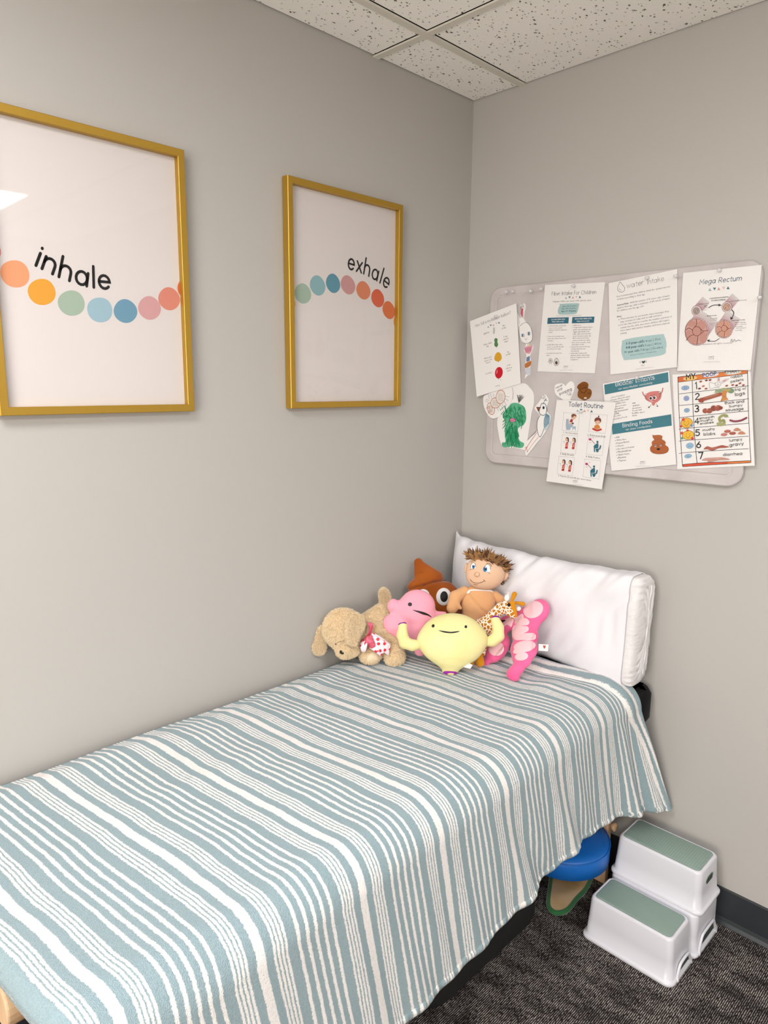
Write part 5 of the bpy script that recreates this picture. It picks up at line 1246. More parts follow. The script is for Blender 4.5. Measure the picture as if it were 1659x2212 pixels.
# clear push pins
mpin, nt, b = base_mat('clear_pin', 'EDEBED', 0.08); b.inputs['Transmission Weight'].default_value = .3; b.inputs['IOR'].default_value = 1.45
PINS = [(1096, 631), (1109, 630), (1148, 629), (1170, 624), (1240, 618), (1555, 584), (1399, 601), (1642, 643), (1461, 597), (1377, 816), (1231, 850), (1257, 889), (1073, 684), (1175, 857), (1128, 660)]
PL = ['clear push pin at far left of the row along the top board edge', 'clear push pin second from the left along the top board edge', 'clear push pin third from the left along the top board edge', 'clear push pin just left of the fiber sheet on the top edge', 'clear push pin through the top centre of the fiber intake sheet',
 'clear push pin at the top centre of the Mega Rectum sheet', 'clear push pin above the water intake title', 'clear push pin on the right board border beside the rectum sheet', 'clear push pin at the top right corner of the water sheet', 'clear push pin in the upper teal banner of the irritants sheet', 'clear push pin in the lower right of the paper heart', 'clear push pin under the title of the toilet routine sheet', 'clear push pin in the title line of the balloon sheet', 'clear push pin at the head of the bird cut-out', 'clear push pin in the ear of the rabbit cut-out']
first = None
for (px, py), lb in zip(PINS, PL):
    p = onp(px, py, 1, YB - .009)
    if first is None:
        g = G(); rings = []
        for r_, y in ((.0048, 0), (.0052, -.001), (.0035, -.002), (.0026, -.006), (.0040, -.0085), (.0050, -.0095), (.0048, -.0105)):
            rings.append([(p[0] + r_ * math.cos(2 * math.pi * k / 16), YB - .0088 + y, p[2] + r_ * math.sin(2 * math.pi * k / 16)) for k in range(16)])
        loft(g, rings); first = g.mk('push_pin', mpin, loc=(p[0], YB - .0088, p[2])); o = first
    else:
        o = first.copy(); COL.objects.link(o); o.location = (p[0], YB - .0088, p[2])
    tag(o, lb, 'push pin', 'clear push pins on the board')

# ------------------------------------------------------------------ plush toys
def surf_nets(fn, lo, hi, n):
    """closed surface of fn(x,y,z) < 0 on a grid"""
    lo = np.array(lo, float); hi = np.array(hi, float); st = (hi - lo).max() / n
    dim = np.ceil((hi - lo) / st).astype(int) + 1
    ax = [lo[i] + st * np.arange(dim[i]) for i in range(3)]
    X, Y, Z = np.meshgrid(*ax, indexing='ij')
    D = fn(np.stack([X, Y, Z], -1))
    ins = D < 0
    c = np.zeros(tuple(dim - 1), int)
    for a in (0, 1):
        for b_ in (0, 1):
            for d in (0, 1):
                c += ins[a:dim[0] - 1 + a, b_:dim[1] - 1 + b_, d:dim[2] - 1 + d]
    act = (c > 0) & (c < 8)
    idx = -np.ones(act.shape, int); ii = np.argwhere(act); idx[tuple(ii.T)] = np.arange(len(ii))
    pos = np.zeros((len(ii), 3)); cnt = np.zeros(len(ii))
    cor = [(a, b_, d) for a in (0, 1) for b_ in (0, 1) for d in (0, 1)]
    for p in cor:
        for q in cor:
            if p < q and sum(abs(p[k] - q[k]) for k in range(3)) == 1:
                dp = D[tuple((ii + p).T)]; dq = D[tuple((ii + q).T)]
                m = (dp < 0) != (dq < 0)
                t = np.where(m, dp / np.where(m, dp - dq, 1), 0)[:, None]
                pt = np.array(p) + (np.array(q) - np.array(p)) * t
                pos[m] += pt[m]; cnt[m] += 1
    V_ = lo + (ii + pos / cnt[:, None]) * st
    F_ = []
    for k in range(3):
        a_, b_ = [q for q in range(3) if q != k]
        sl0 = [slice(None)] * 3; sl1 = [slice(None)] * 3; sl0[k] = slice(0, -1); sl1[k] = slice(1, None)
        ch = ins[tuple(sl0)] != ins[tuple(sl1)]
        for e in np.argwhere(ch):
            if e[a_] == 0 or e[b_] == 0: continue
            if e[a_] >= act.shape[a_] or e[b_] >= act.shape[b_]: continue
            q = []
            for da, db in ((0, 0), (-1, 0), (-1, -1), (0, -1)):
                t = e.copy(); t[a_] += da; t[b_] += db; q.append(idx[tuple(t)])
            flip = ins[tuple(e)] ^ (k == 1)
            F_.append(tuple(q) if flip else tuple(q[::-1]))
    return V_, F_

def smin(a, b_, k):
    h = np.clip(.5 + .5 * (b_ - a) / k, 0, 1)
    return b_ * (1 - h) + a * h - k * h * (1 - h)

class Toy:
    """a plush laid out in its own leaning plane: pixel measures give place in that plane, n the depth towards the room"""
    def __init__(s, name, label, P0, N, crop, cat='plush toy', ref=None):
        s.N = np.array(N, float); s.N /= np.linalg.norm(s.N); s.P0 = np.array(P0, float)
        s.U = np.cross((0, 0, 1), s.N); s.U /= np.linalg.norm(s.U); s.Vv = np.cross(s.N, s.U)
        s.crop = crop
        s.t = thing(name, label, cat, tuple(P0)) if name else None
        p = ref or (0, 0)
    def L(s, p, n=0.0):
        x0, y0, sc = s.crop
        w = onplane(x0 + p[0] * sc, y0 + p[1] * sc, s.P0 + s.N * n, s.N) - s.P0
        return np.array([w @ s.U, w @ s.Vv, n])
    def k(s, p):
        return .5 * (np.linalg.norm(s.L((p[0] + 1, p[1])) - s.L(p)) + np.linalg.norm(s.L((p[0], p[1] + 1)) - s.L(p)))
    def W(s, q): q = np.atleast_2d(q); return s.P0 + q[:, :1] * s.U + q[:, 1:2] * s.Vv + q[:, 2:3] * s.N
    def body(s, name, prims, mat, n=70, k=.008, parent=None, smooth_it=0, seams=(), fuzz=None):
        """prims: ('e', p, rx, ry, rot, depth_ratio, n) or ('c', p, q, ra, rb, depth_ratio, na, nb); radii in crop px"""
        P = []
        for pr in prims:
            if pr[0] == 'e':
                _, p, rx, ry, rot, dr, nn = pr; c = s.L(p, nn); kk = s.k(p); r_ = math.radians(-rot)
                P.append(('e', c, rx * kk, ry * kk, dr * min(rx, ry) * kk, math.cos(r_), math.sin(r_)))
            else:
                _, p, q, ra, rb, dr, na, nb = pr; kk = s.k(p)
                P.append(('c', s.L(p, na), s.L(q, nb), ra * kk, rb * kk, dr))
        lo = np.full(3, 9.); hi = np.full(3, -9.)
        for p in P:
            if p[0] == 'e':
                m = max(p[2], p[3]); lo = np.minimum(lo, p[1] - [m, m, p[4]]); hi = np.maximum(hi, p[1] + [m, m, p[4]])
            else:
                for c, r_ in ((p[1], p[3]), (p[2], p[4])): lo = np.minimum(lo, c - r_); hi = np.maximum(hi, c + r_)
        lo -= .008; hi += .008
        def fn(X):
            d = None
            for p in P:
                if p[0] == 'e':
                    q = X - p[1]; a = q[..., 0] * p[5] + q[..., 1] * p[6]; b_ = -q[..., 0] * p[6] + q[..., 1] * p[5]
                    k0 = np.sqrt((a / p[2]) ** 2 + (b_ / p[3]) ** 2 + (q[..., 2] / p[4]) ** 2)
                    k1 = np.sqrt((a / p[2] ** 2) ** 2 + (b_ / p[3] ** 2) ** 2 + (q[..., 2] / p[4] ** 2) ** 2) + 1e-9
                    dd = k0 * (k0 - 1) / k1
                else:
                    A_p, B_p = p[1].copy(), p[2].copy(); sc = np.array([1, 1, 1 / p[5]])
                    A2 = A_p * sc; B2 = B_p * sc; X2 = X * sc
                    ba = B2 - A2; h = np.clip(((X2 - A2) @ ba) / (ba @ ba + 1e-12), 0, 1)
                    dd = (np.linalg.norm(X2 - A2 - h[..., None] * ba, axis=-1) - (p[3] + (p[4] - p[3]) * h)) * min(1, p[5])
                d = dd if d is None else smin(d, dd, k)
            for (pa, pb, w_, dep) in seams:
                a, b_ = s.L(pa), s.L(pb); ba = (b_ - a)[:2]; h = np.clip(((X[..., :2] - a[:2]) @ ba) / (ba @ ba), 0, 1)
                dist = np.linalg.norm(X[..., :2] - a[:2] - h[..., None] * ba, axis=-1)
                d = d + dep * np.exp(-(dist / w_) ** 2) * (X[..., 2] > -.01)
            return d
        V_, F_ = surf_nets(fn, lo, hi, n)
        # relax
        nb = [[] for _ in range(len(V_))]
        E_ = set()
        for f in F_:
            for i in range(4):
                a, b_ = f[i], f[(i + 1) % 4]; E_.add((min(a, b_), max(a, b_)))
        E_ = np.array(list(E_))
        for _ in range(2 + smooth_it):
            acc = np.zeros_like(V_); cn = np.zeros(len(V_))
            np.add.at(acc, E_[:, 0], V_[E_[:, 1]]); np.add.at(acc, E_[:, 1], V_[E_[:, 0]]); np.add.at(cn, E_[:, 0], 1); np.add.at(cn, E_[:, 1], 1)
            V_ = V_ * .5 + .5 * acc / cn[:, None]
        Wd = s.W(V_)
        Wd[:, 0] = np.maximum(Wd[:, 0], .004); Wd[:, 2] = np.maximum(Wd[:, 2], s.floor)
        s.bvh = BVHTree.FromPolygons([Vector(v) for v in V_], F_)
        s.lastV, s.lastF = V_, F_
        nv = len(Wd); faces = list(F_); midx = [0] * len(F_); verts = [tuple(v) for v in Wd]; mats = [mat]
        if fuzz:
            cnt, ln, wd, fm, drift = fuzz
            mats.append(fm)
            tris = np.array([f[:3] for f in F_] + [(f[0], f[2], f[3]) for f in F_])
            A3, B3, C3 = Wd[tris[:, 0]], Wd[tris[:, 1]], Wd[tris[:, 2]]
            nr = np.cross(B3 - A3, C3 - A3); ar = np.linalg.norm(nr, axis=1); nr /= ar[:, None] + 1e-12
            rg = np.random.default_rng(3); pick = rg.choice(len(tris), cnt, p=ar / ar.sum())
            r1, r2 = rg.random(cnt), rg.random(cnt); fl = r1 + r2 > 1; r1[fl] = 1 - r1[fl]; r2[fl] = 1 - r2[fl]
            base = A3[pick] + (B3 - A3)[pick] * r1[:, None] + (C3 - A3)[pick] * r2[:, None]; nn = nr[pick]
            dr_ = nn + np.array(drift) + rg.normal(0, .45, (cnt, 3)); dr_ /= np.linalg.norm(dr_, axis=1)[:, None]
            tan = np.cross(dr_, rg.normal(0, 1, (cnt, 3))); tan /= np.linalg.norm(tan, axis=1)[:, None]
            L_ = ln * rg.uniform(.5, 1.2, cnt)[:, None]
            tip = base + dr_ * L_; tip[:, 0] = np.maximum(tip[:, 0], .003)
            P3 = np.stack([base - tan * wd, base + tan * wd, tip], 1).reshape(-1, 3)
            verts += [tuple(v) for v in P3]; faces += [(nv + 3 * i, nv + 3 * i + 1, nv + 3 * i + 2) for i in range(cnt)]; midx += [1] * cnt
        s.last = mk(name, verts, faces, mats, parent if parent is not None else s.t, midx=midx)
        return s.last
    floor = .7665
    def hit(s, uv, default=0.0):
        r_ = s.bvh.ray_cast(Vector((uv[0], uv[1], .5)), Vector((0, 0, -1)))
        return (r_[0].z, r_[1]) if r_[0] is not None else (default, None)
    def decal(s, name, outline, mat, parent, off=.0012, sm=5, rings=6, dome=0.0, bvh_keep=True):
        """felt or embroidery patch that follows the plush surface"""
        pts = catmull(outline, sm, True) if sm else outline
        pts = np.array(pts, float); c = pts.mean(0); n = len(pts); V_ = []
        zc, _ = s.surf(c)
        for r_ in range(rings, 0, -1):
            f = r_ / rings
            for p in pts:
                q = s.surf(c + (p - c) * f, zc)
                h = off * (1 if r_ < rings else .2) + dome * math.sqrt(max(0, 1 - f * f))
                V_.append((q[1][0], q[1][1], q[0] + h))
        q = s.surf(c, zc); V_.append((q[1][0], q[1][1], q[0] + off + dome))
        F_ = [(i * n + j, i * n + (j + 1) % n, (i + 1) * n + (j + 1) % n, (i + 1) * n + j) for i in range(rings - 1) for j in range(n)]
        F_ += [((rings - 1) * n + j, (rings - 1) * n + (j + 1) % n, rings * n) for j in range(n)]
        ar = sum(V_[j][0] * V_[(j + 1) % n][1] - V_[(j + 1) % n][0] * V_[j][1] for j in range(n))
        if ar < 0: F_ = [f[::-1] for f in F_]
        return mk(name, [tuple(v) for v in s.W(np.array(V_))], F_, mat, parent)
    def surf(s, p, z0=0.0):
        z = z0 or 0.0
        for _ in range(4):
            uv = s.L(p, z)[:2]; r_ = s.hit(uv, None)
            if r_[0] is None: break
            z = .5 * z + .5 * r_[0] if _ < 1 else r_[0]
        return z, s.L(p, z)[:2]
    def stitch(s, name, pts, w, mat, parent, sm=6, lift=.0006, taper=False):
        """raised thread following the surface; w in crop px"""
        pp = catmull(pts, sm) if sm else pts
        r_ = w * s.k(pts[0]) / 2; out = []
        zz = 0.0
        for q in pp:
            z, uv = s.surf(q, zz); zz = z; out.append((uv[0], uv[1], z + lift))
        Wp = s.W(np.array(out)); m = len(Wp)
        rs = [r_ * (1 if not taper else max(.15, math.sin(math.pi * (i + .5) / m))) for i in range(m)]
        return G().tube(Wp, rs, 6).mk(name, mat, parent)

mblk, _, _ = base_mat('black_felt', '0c0b0d', 0.6)
mwht, _, _ = base_mat('white_felt', 'F0EDED', 0.8)
def circ(cx, cy, rx, ry, rot=0, n=14):
    r_ = math.radians(rot)
    return [(cx + rx * math.cos(t) * math.cos(r_) - ry * math.sin(t) * math.sin(r_), cy + rx * math.cos(t) * math.sin(r_) + ry * math.sin(t) * math.cos(r_)) for t in [2 * math.pi * i / n for i in range(n)]]
mtag, _, _ = base_mat('white_satin_tag', 'F0EEEE', 0.6)
def swing_tag(T, quad, n0, n1, heart):
    """care tag with a red heart"""
    q = [T.L(quad[0], n0), T.L(quad[1], n1), T.L(quad[2], n1), T.L(quad[3], n0)]
    nn = np.cross(q[1] - q[0], q[3] - q[0]); nn /= np.linalg.norm(nn)
    if nn[2] < 0: nn = -nn
    g = G(); Wq = [T.W(p)[0] for p in q] + [T.W(p - nn * .0006)[0] for p in q]
    g.add(Wq, [(0, 1, 2, 3), (7, 6, 5, 4), (0, 4, 5, 1), (1, 5, 6, 2), (2, 6, 7, 3), (3, 7, 4, 0)])
    tg = g.mk('care_tag', mtag, T.t, smooth=False)
    g = G()
    def M2(a, b_): return T.W(q[0] + (q[1] - q[0]) * a + (q[3] - q[0]) * b_ + nn * .0004)[0]
    hp = [(.5, .75), (.38, .55), (.33, .35), (.42, .22), (.5, .34), (.58, .22), (.67, .35), (.62, .55)]
    hp = [(heart[0] + (a - .5) * heart[2], heart[1] + (b_ - .5)) for a, b_ in hp]
    o = catmull(hp, 3, True)
    for k in range(len(o)):
        pass
    tr = tessellate_polygon([[Vector((p[0], p[1], 0)) for p in o]])
    vs = [M2(*p) for p in o]; fs = []
    for t in tr: fs.append(tuple(t))
    g.add(vs, fs); g.mk('tag_heart', ink('C9584E'), tg, smooth=False)
    return tg

# ---- yellow plush
CY = (850, 1300, .1507)
T = Toy('yellow_plush', 'pale yellow plush bladder with raised purple tipped arms and small smile in front', (.369, -.497, .775), (.66, -.62, .42), CY)
my = plush('pale_yellow_plush', 'E8DFA2', 'E4D996', sheen=.25); mpur = plush('purple_plush', '8A2A92', sheen=.2)
yb = T.body('body', [('e', (845, 540), 480, 375, 0, .62, .015), ('e', (845, 640), 400, 250, 0, .7, .012), ('c', (825, 860), (810, 985), 175, 112, .62, .008, .004), ('e', (540, 560), 190, 130, 0, .9, .012), ('e', (1160, 545), 180, 130, 0, .9, .012)], my, 96, .022)
bb_ = T.bvh
ye = [T.decal('eye', circ(568, 345, 21, 24, 25), mblk, yb, .001), T.decal('eye', circ(1037, 357, 19, 21, 0), mblk, yb, .001)]
T.decal('mouth', [(640, 408), (740, 424), (830, 430), (900, 427), (950, 418), (925, 434), (860, 449), (800, 450), (720, 440)], mblk, yb, .001, 4)
T.stitch('seam', [(620, 845), (720, 812), (830, 803), (940, 815), (1015, 850)], 7, my, yb)
T.body('arm', [('c', (370, 612), (270, 622), 62, 72, .95, .008, .012), ('c', (270, 622), (165, 590), 72, 74, .95, .012, .014), ('c', (165, 590), (125, 480), 74, 72, .95, .014, .016), ('c', (125, 480), (132, 355), 72, 66, .95, .016, .018)], my, 56, .012)
a_ = T.last
T.body('arm_tip', [('e', (127, 318), 63, 26, -10, 1.9, .018)], mpur, 30, .004, a_)
T.body('arm', [('c', (1310, 580), (1420, 560), 60, 72, .95, .008, .012), ('c', (1420, 560), (1500, 490), 72, 78, .95, .012, .014), ('c', (1500, 490), (1500, 370), 78, 72, .95, .014, .016), ('c', (1500, 370), (1462, 262), 72, 66, .95, .016, .018)], my, 56, .012)
a_ = T.last
T.body('arm_tip', [('e', (1462, 225), 62, 28, 0, 1.9, .018)], mpur, 30, .004, a_)
T.body('spout_rim', [('e', (812, 1018), 106, 36, 2, 1.6, .012)], mpur, 40, .004)
r_ = T.last; T.decal('spout_centre', circ(822, 1036, 48, 14, 0), my, r_, .001)
swing_tag(T, [(1010, 855), (1135, 905), (1098, 960), (983, 930)], .02, .030, (.5, .45, 1.0))

# ---- pink plush
CP = (820, 1190, .113)
T = Toy('pink_plush', 'light pink rounded plush with slanted black mouth between dog and yellow plush', (.240, -.499, .780), (.70, -.60, .34), CP)
mp_ = plush('light_pink_plush', 'F2A3B6', 'EFA0B3', sheen=.3)
pb = T.body('body', [('e', (720, 1060), 345, 320, 0, .62, .005), ('c', (680, 1250), (640, 1560), 300, 190, .5, .004, .0), ('c', (420, 1120), (285, 1060), 170, 108, .7, .002, .004), ('e', (240, 1030), 75, 108, 20, .9, .006),
   ('c', (420, 1480), (215, 1370), 150, 150, .6, .0, .002), ('c', (360, 1520), (300, 1450), 130, 170, .6, .0, .002), ('c', (980, 1250), (1240, 1200), 110, 40, .8, .0, -.01), ('c', (700, 1640), (770, 1900), 100, 115, .8, -.006, -.006)], mp_, 100, .014)
T.decal('eye', circ(580, 1022, 40, 37, 0), mblk, pb, .0012)
T.decal('mouth', [(630, 1130), (740, 1145), (850, 1172), (940, 1215), (1000, 1272), (920, 1238), (830, 1218), (740, 1180)], mblk, pb, .0012, 4)
T.stitch('seam', [(345, 1030), (340, 990), (355, 960), (400, 945)], 5, mp_, pb)

# ---- brown swirl plush
T = Toy('brown_plush', 'brown swirl shaped plush with big round white and black eye near the corner', (.165, -.285, .775), (.74, -.60, .30), CP)
mbr = plush('rust_brown_velour', 'A85A1E', '8C4212', 5, sheen=.45, bump=.12)
bb = T.body('body', [('c', (742, 225), (930, 560), 72, 300, .55, .004, .004), ('c', (742, 225), (760, 420), 68, 90, .8, .004, .006), ('e', (870, 680), 350, 210, -8, .85, .006), ('e', (1060, 850), 470, 330, 4, .6, .004), ('e', (1050, 1080), 560, 300, 0, .6, .0)], mbr, 100, .010,
   seams=[((690, 430), (830, 400), .004, .004), ((560, 730), (820, 660), .005, .007), ((820, 660), (1010, 600), .005, .008), ((1010, 600), (1290, 560), .005, .008)])
ew = T.decal('eye', circ(1225, 875, 143, 168, 4, 20), mwht, bb, .002, 4, 8, .004)
T.decal('pupil', circ(1227, 875, 84, 118, 2, 20), mblk, ew, .0062, 4, 6, .001)
ew = T.decal('eye', circ(830, 880, 130, 150, 10, 20), mwht, bb, .002, 4, 8, .003)
T.decal('pupil', circ(820, 890, 75, 105, 2, 20), mblk, ew, .0055, 4, 6, .001)
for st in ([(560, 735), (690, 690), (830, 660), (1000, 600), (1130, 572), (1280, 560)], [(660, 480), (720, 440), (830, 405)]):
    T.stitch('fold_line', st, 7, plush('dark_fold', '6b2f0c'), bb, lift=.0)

# ---- boy doll
CB = (960, 1170, .1025)
T = Toy('boy_doll', 'cloth boy doll with spiky brown hair and blue eyes leaning against the pillow', (.335, -.275, .775), (.66, -.72, .10), CB, 'doll')
msk = plush('doll_skin_velour', 'DAA87A', 'CF9A6A', 5, sheen=.25, bump=.08)
msk2 = plush('doll_face_velour', 'DCB698', None, sheen=.15, bump=.06)
to = T.body('torso', [('e', (720, 1240), 350, 300, 12, .55, .0), ('e', (700, 1420), 330, 260, 5, .6, .0), ('c', (760, 1060), (800, 950), 200, 170, .5, .0, .004), ('e', (640, 1700), 330, 200, 0, .7, .0)], msk, 80, .02,
   seams=[((470, 1080), (600, 1190), .004, .002), ((560, 1200), (860, 1480), .006, .0035), ((760, 1400), (840, 1540), .004, .003)])
T.stitch('chest_zip', [(478, 1085), (520, 1040), (580, 1022), (700, 1020), (850, 1028), (985, 1040), (1035, 1085), (1060, 1150)], 36, mwht, to, lift=-.0005)
z = T.last
T.decal('zip_pull', circ(505, 1065, 44, 20, -40), mwht, to, .006, 4)
T.stitch('side_seam', [(470, 970), (420, 1060), (370, 1140), (345, 1240)], 10, mblk, to, lift=-.0008)
T.stitch('side_seam', [(1060, 1140), (1080, 1220), (1105, 1300)], 10, mblk, to, lift=-.0008)
T.body('arm', [('c', (430, 1040), (230, 1170), 110, 125, .8, .002, .012), ('c', (230, 1170), (165, 1400), 125, 118, .8, .012, .022), ('c', (280, 1330), (340, 1400), 38, 34, .8, .024, .026)], msk, 60, .008)
T.body('arm', [('c', (1060, 1120), (1180, 1230), 90, 90, .8, -.004, -.004), ('c', (1180, 1230), (1240, 1330), 90, 80, .8, -.004, .0)], msk, 44, .008)
hd = T.body('head', [('e', (850, 620), 392, 335, 8, .62, .022), ('e', (800, 800), 320, 195, 8, .72, .024), ('e', (960, 690), 285, 230, 0, .8, .020)], msk2, 90, .02)
T.decal('nose', circ(685, 690, 58, 54, 0, 16), msk2, hd, .001, 4, 8, .010)
T.stitch('nose_seam', circ(685, 690, 58, 54, 0, 16) + [(743, 690)], 5, msk, hd, 3, .0)
def eye(cx, cy, k, side):
    o = [(cx - 50 * k, cy + 50 * k), (cx - 48 * k, cy - 5), (cx - 20 * k, cy - 55 * k), (cx + 15 * k, cy - 70 * k), (cx + 50 * k, cy - 45 * k), (cx + 58 * k, cy + 20), (cx + 40 * k, cy + 60 * k)]
    w_ = T.decal('eye', o, mwht, hd, .0010)
    ix = cx + (12 if side < 0 else -28) * k; iy = cy + 8
    i_ = T.decal('iris', circ(ix, iy + 8, 36 * k, 46 * k, 0), ink('3B86BE'), w_, .0016)
    T.decal('pupil', circ(ix + 4, iy - 2, 21 * k, 28 * k, 0), mblk, w_, .0021)
    T.decal('glint', circ(ix + 2, iy - 22 * k, 8 * k, 10 * k, 0), mwht, w_, .0026)
    T.stitch('lash_line', [o[0], o[1], o[2], o[3], o[4], o[5]], 7, mblk, w_, 5, .0012)
eye(600, 510, .95, -1); eye(895, 565, 1.25, 1)
T.stitch('lower_lid', [(525, 598), (570, 580), (635, 572)], 6, mblk, hd); T.stitch('lower_lid', [(822, 592), (890, 625), (965, 680)], 6, mblk, hd)
T.stitch('eyebrow', [(560, 440), (590, 410), (625, 402), (655, 415)], 9, mblk, hd); T.stitch('eyebrow', [(880, 462), (925, 455), (965, 475), (1003, 522)], 9, mblk, hd)
T.stitch('smile', [(540, 792), (580, 840), (640, 870), (720, 875), (800, 850), (845, 822)], 9, ink('5a2416'), hd); T.stitch('smile_corner', [(822, 800), (840, 820), (868, 840)], 8, ink('5a2416'), hd); T.stitch('chin_line', [(615, 893), (655, 910), (700, 908)], 8, ink('5a2416'), hd)
hb = T.bvh
T.body('ear', [('e', (455, 560), 38, 115, 4, 1.2, .010)], msk2, 34, .004)
T.body('ear', [('e', (1265, 715), 80, 118, 22, .7, .012)], msk2, 40, .004, seams=[((1250, 660), (1225, 790), .002, .003)])
T.bvh = hb
mh1, nt, b = base_mat('brown_fur', '8A5A22', .8, sheen=.4); col_var(nt, b, '68401A', 'A87634', 60)
mh2, _, _ = base_mat('dark_brown_fur', '4a2a0e', .8)
g = G(); rg = random.Random(5)
HL = [(520, 300), (600, 310), (700, 320), (800, 330), (900, 345), (1000, 380), (1100, 415), (1180, 450), (1240, 500), (1270, 580)]
def tuft(p, d, ln, w_, n0, m):
    """flat tapering lock; p, d in crop px"""
    kk = T.k(p); a = T.L(p, n0); dv = np.array([d[0], -d[1], rg.uniform(-.15, .5)]); dv /= np.linalg.norm(dv)
    bend = np.array([rg.uniform(-.4, .4), rg.uniform(-.1, .3), rg.uniform(-.2, .2)])
    pts = [a + dv * ln * kk * t + bend * ln * kk * t * t * .6 for t in (0, .25, .5, .75, 1)]
    Wp = T.W(np.array(pts)); g.tube(Wp, [w_ * kk * q for q in (1, .95, .75, .45, .08)], 5, m, cap=False)
for k in range(560):
    t = rg.random(); i = t * (len(HL) - 1); j = min(int(i), len(HL) - 2); f = i - j
    px = HL[j][0] * (1 - f) + HL[j + 1][0] * f; py = HL[j][1] * (1 - f) + HL[j + 1][1] * f
    up_ = rg.random() ** 1.2
    px += rg.uniform(-20, 20); py += rg.uniform(-5, 50) - 30 * up_
    out = np.array([(px - 840) / 420, (py - 640) / 420]); out /= np.linalg.norm(out)
    if rg.random() < .45:   # fringe swept sideways over the forehead edge
        d = (rg.uniform(.3, 1) * (1 if px > 700 else -1), rg.uniform(.05, .5)); ln = rg.uniform(70, 130)
    else:
        d = (out[0] + rg.uniform(-.6, .6), out[1] + rg.uniform(-.5, .2)); ln = rg.uniform(90, 190) * (1.25 if 620 < px < 1000 and rg.random() < .5 else 1)
    z = T.surf((px, max(py, 350)), .02)[0]
    tuft((px, py), d, ln, rg.uniform(15, 28), z * (1 - .5 * up_) + .002, rg.randrange(2) if rg.random() < .5 else 0)
for k in range(170):   # hair behind the head and past the ear
    a = rg.uniform(-100, 42); r0 = rg.uniform(.9, 1.02)
    px, py = 870 + 400 * r0 * math.cos(math.radians(a)), 650 + 330 * r0 * math.sin(math.radians(a))
    if a > -20 and px < 1150: continue
    tuft((px, py), (math.cos(math.radians(a)) + rg.uniform(-.4, .4), math.sin(math.radians(a)) + rg.uniform(-.4, .4)), rg.uniform(70, 130), rg.uniform(7, 12), .008, rg.randrange(2))
g.mk('hair', [mh1, mh2], T.t)

# ---- giraffe
CG = (1010, 1260, .1266)
T = Toy('plush_giraffe', 'small spotted plush giraffe with orange horns held behind yellow plush arm', (.395, -.395, .772), (.62, -.68, .30), CG)
mgi, nt, b = base_mat('giraffe_spots', 'EFE3D2', .95, sheen=.2, spec=.1)
tc = nd(nt, 'ShaderNodeTexCoord'); vo = nd(nt, 'ShaderNodeTexVoronoi', feature='DISTANCE_TO_EDGE'); vo.inputs['Scale'].default_value = 82; nt.links.new(tc.outputs['Object'], vo.inputs['Vector'])
rp = nd(nt, 'ShaderNodeValToRGB'); rp.color_ramp.elements[0].position = .10; rp.color_ramp.elements[0].color = hexc('F1E6D6'); rp.color_ramp.elements[1].position = .13; rp.color_ramp.elements[1].color = hexc('B4701E')
nt.links.new(vo.outputs['Distance'], rp.inputs[0]); nt.links.new(rp.outputs[0], b.inputs['Base Color'])
mor = plush('orange_plush', 'CE8A1C', 'C27E14', sheen=.3)
gb = T.body('body', [('e', (290, 740), 190, 130, 20, .8, .0), ('c', (370, 720), (400, 810), 110, 80, .8, .0, .002), ('c', (350, 650), (560, 430), 120, 88, .8, .004, .014), ('c', (560, 430), (640, 400), 78, 95, .85, .014, .018), ('c', (660, 420), (770, 540), 100, 62, .85, .020, .026)], mgi, 80, .010)
T.decal('eye', circ(705, 368, 30, 30, 0), mblk, gb, .001, 4, 6, .004)
T.body('face_patch', [('c', (765, 350), (815, 545), 56, 36, .8, .026, .030)], mor, 40, .006)
T.body('horn', [('c', (755, 300), (800, 185), 26, 44, .9, .020, .020)], mor, 34, .006)
T.body('horn', [('c', (815, 330), (950, 352), 24, 40, .9, .014, .010)], mor, 34, .006)
mwp2 = plush('cream_plush', 'F2E8E2', sheen=.3)
T.body('ear', [('e', (672, 248), 45, 62, 8, .5, .016)], mwp2, 30, .004)
T.body('ear', [('e', (870, 435), 45, 36, -30, .5, .016)], mwp2, 30, .004)
g = G(); rg = random.Random(9)
for k in range(26):
    a = T.L((705 + rg.uniform(-15, 15), 210), .016); d = np.array([rg.uniform(-.5, .5), 1, rg.uniform(-.2, .2)]) * rg.uniform(.006, .014)
    g.tube(T.W(np.array([a, a + d * .5, a + d + [rg.uniform(-.003, .003), 0, 0]])), [.0005, .0004, .0001], 4)
g.mk('tuft', mwp2, T.t)
T.body('leg', [('c', (300, 1000), (255, 1200), 60, 50, .9, -.004, .004)], mgi, 36, .006)
lg = T.last
T.body('hoof', [('c', (205, 1250), (215, 1350), 62, 78, .9, .010, .012)], mor, 36, .006, lg)
T.body('leg', [('c', (150, 1060), (90, 1240), 60, 50, .9, -.006, .0)], mgi, 36, .006)
lg = T.last
T.body('hoof', [('c', (70, 1290), (55, 1345), 60, 66, .9, .004, .004)], mor, 34, .006, lg)

